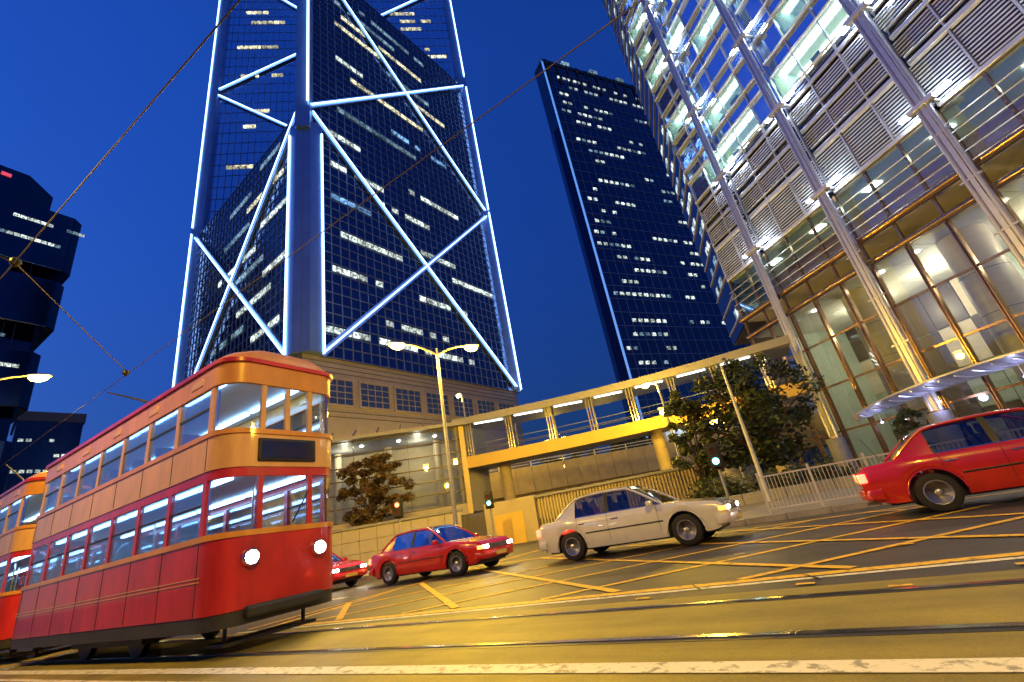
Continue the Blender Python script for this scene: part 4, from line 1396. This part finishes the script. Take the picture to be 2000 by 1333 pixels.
    for sy in (-1, 1):
        for i in range(nb + 1):
            piece('panel_seam', seam, M['t_dark'], t, (x0 + i * bw, sy * (W + .013), .56))
            piece('panel_seam', seam2, M['t_dark'], t, (x0 + i * bw, sy * (W + .016), 2.52))
        for z in (.98, 1.03):
            MB().box(x0 - .1, x1 + .1, sy * (W + .016) - .006, sy * (W + .016) + .006, z, z + .014).build('beading', M['t_amber'], t)
        for i in range(5):
            MB().box(-3.3 + i * 1.65, -2.9 + i * 1.65, sy * (W - .02) - .05, sy * (W - .02) + .05, 3.97, 4.1).build('vent_hood', M['t_peach'], t, bevel=.02)
    for i in range(4):
        MB().box(-3.2 + i * 2.1, -2.7 + i * 2.1, -.3, .3, 4.5, 4.62).build('roof_vent', M['t_amber'], t, bevel=.04)
    for sx in (-1, 1):
        MB().bar((sx * (L + .01), .1, 1.62), (sx * (L + .01), .38, 2.1), .02, .015, (1, 0, 0)).build('wiper', M['black'], t)
        MB().box(sx * (L - .5) - .25, sx * (L - .5) + .25, -.7, .7, .12, .16).build('lifeguard', M['t_dark'], t)
        for yy in (-.6, .6):
            MB().bar((sx * (L - .45), yy, .16), (sx * (L - .45), yy, .44), .04, .04).build('lifeguard_hanger', M['t_dark'], t)
    # truck
    MB().box(-1.6, 1.6, -.7, .7, .22, .45).build('truck_frame', M['t_dark'], t)
    for x in (-1.15, 1.15):
        for y in (-.56, .56):
            MB().tube([(x, y - .05, .39), (x, y + .05, .39)], .38, 20).build('wheel', M['t_dark'], t, smooth=True)
    # trolley pole
    pb = MB().box(-.5, .5, -.2, .2, 4.55, 4.7).build('pole_base', M['t_dark'], t)
    MB().tube([(0, 0, 4.7), (-2.2, 0, 5.6), (-4.6, 0, 6.52)], [.04, .03, .02], 8).build('trolley_pole', M['t_dark'], t)
    return t
TRX = -7.2
tr = make_tram('amber and red double-deck tram leading on the far track')
tr.location = (TRX - 4.5, 4.44, 0)
tr2 = copy_tree(tr)
tr2['label'] = 'amber and red double-deck tram waiting behind the leading one'
tr2.location = (TRX - 4.5 - 9.9, 4.44, 0)

# ------------------------------------------------------------------ cars
def make_car(label, paint_):
    t = thing('sedan_car', label, 'car', (0, 0, 0), 0, 'cars queued in the far lane')
    wheels = (1.40, -1.32)
    RW_ = .315
    def hood(x):
        if x > 1.0:
            return .905 - .15 * ((x - 1.0) / 1.3) ** 1.25 - .10 * sstep(2.12, 2.3, x)
        if x < -1.6:
            return .925 - .035 * ((-1.6 - x) / .7) - .10 * sstep(2.14, 2.3, -x)
        return .905 + .02 * (1.0 - x) / 2.6
    def crown(x):                                     # height of the roof centre line
        up = sstep(1.04, .02, x) if False else max(0, min(1, (1.02 - x) / .80))
        dn_ = max(0, min(1, (x + 1.72) / .62))
        f_ = lambda u: u * (1.28 - .28 * u * u) if u < 1 else 1
        return hood(x) + (1.435 - .035 * ((x + .42) / .7) ** 2 - hood(x)) * min(f_(up), f_(dn_))
    def bot(x):
        z = .235 + .09 * sstep(1.9, 2.3, abs(x))
        for wx in wheels:
            d = abs(x - wx)
            if d < .385:
                z = max(z, RW_ + math.sqrt(max(0, .385 ** 2 - d * d)))
        return z
    def hw(x):
        return .848 * (1 - .15 * sstep(1.45, 2.34, abs(x)) ** 1.5)
    def section(x):
        h, zb, zh, zc = hw(x), bot(x), hood(x), crown(x)
        zb = min(zb, zh - .10)
        g = zc - zh                                   # greenhouse height here
        k = min(1, g / .5)
        m_ = max(.60, zb + .05)
        p = [(h * .955, zb), (h * .985, zb + (m_ - zb) * .4), (h, m_), (h * .992, m_ + (zh - m_) * .55), (h * .955, zh - .03), (h * .915, zh + .002)]
        ye = h * .875 - .175 * k
        zt = zh + max(.004, g - .045 * k - .008)
        p += [((h * .905 + ye) / 2 + .012 * k, zh + (zt - zh) * .52), (ye, zt)]
        p += [(ye * .93, zt + (zc - zt) * .55), (ye * .6, zt + (zc - zt) * .88), (0, zc + .004)]
        return p
    def grid_(b, x0, x1, i0, i1, nx, s_, off=0.0, xs=None):
        xs = xs or [x0 + (x1 - x0) * q_ / nx for q_ in range(nx + 1)]
        k = len(b.v)
        n = i1 - i0 + 1
        for x in xs:
            p = section(x)
            for i in range(i0, i1 + 1):
                y, z = p[i]
                b.v.append((x, s_ * (y + off), z + off * (1 if i > 6 else .2)))
        for a in range(len(xs) - 1):
            for c_ in range(n - 1):
                q_ = (k + a * n + c_, k + a * n + c_ + 1, k + (a + 1) * n + c_ + 1, k + (a + 1) * n + c_)
                b.f.append(q_ if s_ > 0 else q_[::-1])
    xs = sorted(set([-2.3, -2.28, -2.24, -2.17, -2.08, -1.95, -1.85] + [round(wx + d, 3) for wx in wheels for d in (-.41, -.386, -.384, -.375, -.35, -.31, -.25, -.17, -.09, 0, .09, .17, .25, .31, .35, .375, .384, .386, .41)] + [-.8, -.6, -.4, -.2, 0, .2, .4, .6, .8, .92, 1.9, 2.0, 2.08, 2.17, 2.24, 2.28, 2.3]))
    b = MB()
    for s_ in (-1, 1):
        grid_(b, 0, 0, 0, 5, 0, s_, xs=xs)
        grid_(b, 1.0, 2.3, 5, 10, 16, s_)
        grid_(b, -2.3, -1.70, 5, 10, 10, s_)
        grid_(b, -1.70, -1.14, 5, 7, 6, s_)
        for x in (2.3, -2.3):                         # nose and tail panels
            p = section(x)
            k = len(b.v)
            for y, z in p:
                b.v.append((x, s_ * y, z))
            b.v.append((x, 0, p[0][1]))
            b.f.append(tuple(range(k, len(b.v))))
    b.build('body', paint_, t, smooth=True)
    b = MB()
    for s_ in (-1, 1):
        grid_(b, -1.16, .24, 7, 10, 12, s_)
    b.build('roof', paint_, t, smooth=True)
    MB().box(-2.0, 2.0, -.70, .70, .2, .60).build('underbody', M['black'], t)
    def edge(i_, x0, x1, n=8, off=.004):
        return [[(x, s_ * (section(x)[i_][0] + off), section(x)[i_][1] + off) for x in [x0 + (x1 - x0) * q_ / n for q_ in range(n + 1)]] for s_ in (-1, 1)]
    for e in edge(7, 1.0, .2) + edge(7, .2, -1.16) + edge(7, -1.16, -1.70):
        MB().tube(e, .026, 8).build('roof_pillar', paint_, t, smooth=True)
    for e in edge(5, .98, -1.14):
        MB().tube(e, .012, 6).build('belt_trim', M['chrome'], t, smooth=True)
    b = MB()
    for s_ in (-1, 1):
        grid_(b, .99, .23, 7, 10, 8, s_)
    b.build('windscreen', M['car_glass'], t, smooth=True)
    b = MB()
    for s_ in (-1, 1):
        grid_(b, -1.15, -1.70, 7, 10, 8, s_)
    b.build('rear_window', M['car_glass'], t, smooth=True)
    for s_ in (-1, 1):
        for x0, x1 in ((.93, -.27), (-.35, -1.12)):
            b = MB()
            grid_(b, x0, x1, 5, 7, 8, s_, -.006)
            b.build('side_window', M['car_glass'], t, smooth=True)
        b = MB()
        grid_(b, -.26, -.36, 5, 7, 2, s_, .002)
        b.build('centre_pillar', M['black'], t, smooth=True)
    # cabin
    for y in (-.36, .36):
        for x in (.05, -.95):
            st_ = MB().box(x - .28, x + .22, y - .26, y + .26, .5, .68)
            st_.bar((x - .22, y, .66), (x - .36, y, 1.12), .5, .12, (1, 0, .2))
            st_.box(x - .42, x - .34, y - .13, y + .13, 1.12, 1.28)
            st_.build('seat', M['t_dark'], t, bevel=.03)
    MB().box(.55, .98, -.7, .7, .62, .90).build('dashboard', M['black'], t, bevel=.04)
    MB().tube([(.45 + .05 * math.sin(a), -.36 + .17 * math.cos(a), .93 + .16 * math.sin(a)) for a in [2 * math.pi * q_ / 16 for q_ in range(17)]], .014, 6).build('steering_wheel', M['black'], t)
    # wheels
    ty = MB()
    ty.loft([[(r_ * math.cos(a), yy, r_ * math.sin(a)) for a in [2 * math.pi * q_ / 28 for q_ in range(28)]] for r_, yy in ((.2, -.085), (.285, -.1), (.312, -.075), (.315, 0), (.312, .075), (.285, .1), (.2, .085))])
    rim = MB()
    rim.loft([[(r_ * math.cos(a), yy, r_ * math.sin(a)) for a in [2 * math.pi * q_ / 28 for q_ in range(28)]] for r_, yy in ((.205, -.092), (.185, -.096), (.175, -.06), (.06, -.085), (.05, -.10), (.01, -.102))])
    slots = MB()
    for q_ in range(8):
        a = q_ * math.pi / 4
        slots.disc((.118 * math.cos(a), -.078, .118 * math.sin(a)), (0, 1, 0), .028, 8, .012)
    tym, rim, slots = ty.mesh('tyre'), rim.mesh('rim'), slots.mesh('rim_slots')
    for me in (tym, rim):
        for p in me.polygons:
            p.use_smooth = True
    for x in wheels:
        for s_ in (-1, 1):
            wh = piece('wheel', tym, M['tyre'], t, (x, s_ * .742, RW_), (0, 0, 0 if s_ < 0 else math.pi))
            piece('rim', rim, M['rim'], wh)
            stuff(piece('rim_slots', slots, M['black'], wh))
            MB().tube([(x + .392 * math.cos(a), s_ * (hw(x) + .002), RW_ + .392 * math.sin(a)) for a in [R(-8 + 196 * q_ / 16) for q_ in range(17)]], .014, 6).build('arch_lip', paint_, t, smooth=True)
    # lights, bumpers, grille, plates, mirrors, handles, door seams
    for s_ in (-1, 1):
        h = MB().box(2.16, 2.302, s_ * .585 - .15, s_ * .585 + .15, .565, .685).build('headlight', M['chrome'], t, bevel=.02)
        MB().box(2.25, 2.315, s_ * .585 - .125, s_ * .585 + .125, .58, .67).build('headlight_lens', M['headlight'], h, bevel=.025)
        MB().box(2.13, 2.30, s_ * .742 - .03, s_ * .742 + .012, .575, .67).build('side_marker', M['marker'], t, bevel=.01)
        MB().box(-2.312, -2.19, s_ * .575 - .17, s_ * .575 + .17, .63, .79).build('tail_light', M['tail'], t, bevel=.02)
        mr = MB().tube([(.80, s_ * .80, .93), (.78, s_ * .90, .95)], .025, 6).build('mirror_arm', M['black'], t)
        MB().box(.73, .86, s_ * .95 - .085, s_ * .95 + .085, .89, 1.01).build('mirror_shell', paint_, mr, bevel=.035)
        for x in (-.12, -.98):
            MB().box(x - .085, x + .085, s_ * .845 - .014, s_ * .845 + .014, .765, .79).build('door_handle', M['chrome'], t, bevel=.008)
        for x in (.88, -.31, -1.10):
            pts = [(x, s_ * (section(x)[q_][0] + .0005), section(x)[q_][1]) for q_ in range(1, 6)] if x > -1 else [(x + .25 * (1 - q_ / 4) ** 2 * .0, s_ * (section(x)[q_][0] + .0005), section(x)[q_][1]) for q_ in range(2, 6)]
            MB().tube(pts, .0045, 5).build('door_seam', M['black'], t)
        pts = [(x, s_ * (hw(x) + .002), .565) for x in (-.9, -.45, 0, .45, .97)]
        MB().tube(pts, .014, 6).build('side_strip', M['black'], t)
    for sx in (1, -1):
        rings = []
        for y in [-.80, -.79, -.7, -.45, 0, .45, .7, .79, .80]:
            xo = sx * (2.375 - .13 * (abs(y) / .8) ** 4)
            k_ = .03 if abs(y) > .795 else .0
            rings.append([(xo - sx * .2, y, .33 + k_), (xo - sx * .02, y, .34 + k_), (xo, y, .39), (xo, y, .44), (xo - sx * .03, y, .50 - k_), (xo - sx * .2, y, .51 - k_)])
        MB().loft(rings).build('bumper', paint_, t, smooth=True)
    g = MB().box(2.25, 2.306, -.41, .41, .56, .675).build('grille', M['black'], t)
    for q_ in range(5):
        MB().box(2.302, 2.314, -.405, .405, .572 + q_ * .022, .581 + q_ * .022).build('grille_bar', M['chrome'], g)
    MB().box(2.375, 2.385, -.24, .24, .37, .46).build('number_plate', M['plate'], t)
    MB().box(-2.316, -2.30, -.24, .24, .62, .72).build('number_plate', M['plate'], t)
    MB().tube([(-2.33, -.45, .27), (-2.1, -.45, .27)], .028, 8).build('exhaust', M['rim'], t)
    MB().tube([(-1.75, .62, .93), (-1.95, .62, 1.45)], .006, 5).build('aerial', M['black'], t)
    return t
car = make_car('red sedan stopped beside the pavement railing', M['car_red'])
car.location = (2.75, 11.45, 0)
white = make_car('white sedan among red ones in the far lane queue', M['car_white'])
white.location = (-4.2, 11.4, 0)
for i, (x, lb_) in enumerate(((-10.6, 'red sedan directly behind the white sedan'), (-17.2, 'red sedan second behind the white one, near the tram front'))):
    c_ = copy_tree(car)
    c_.location = (x, 11.45 + .1 * (i % 2), 0)
    c_['label'] = lb_
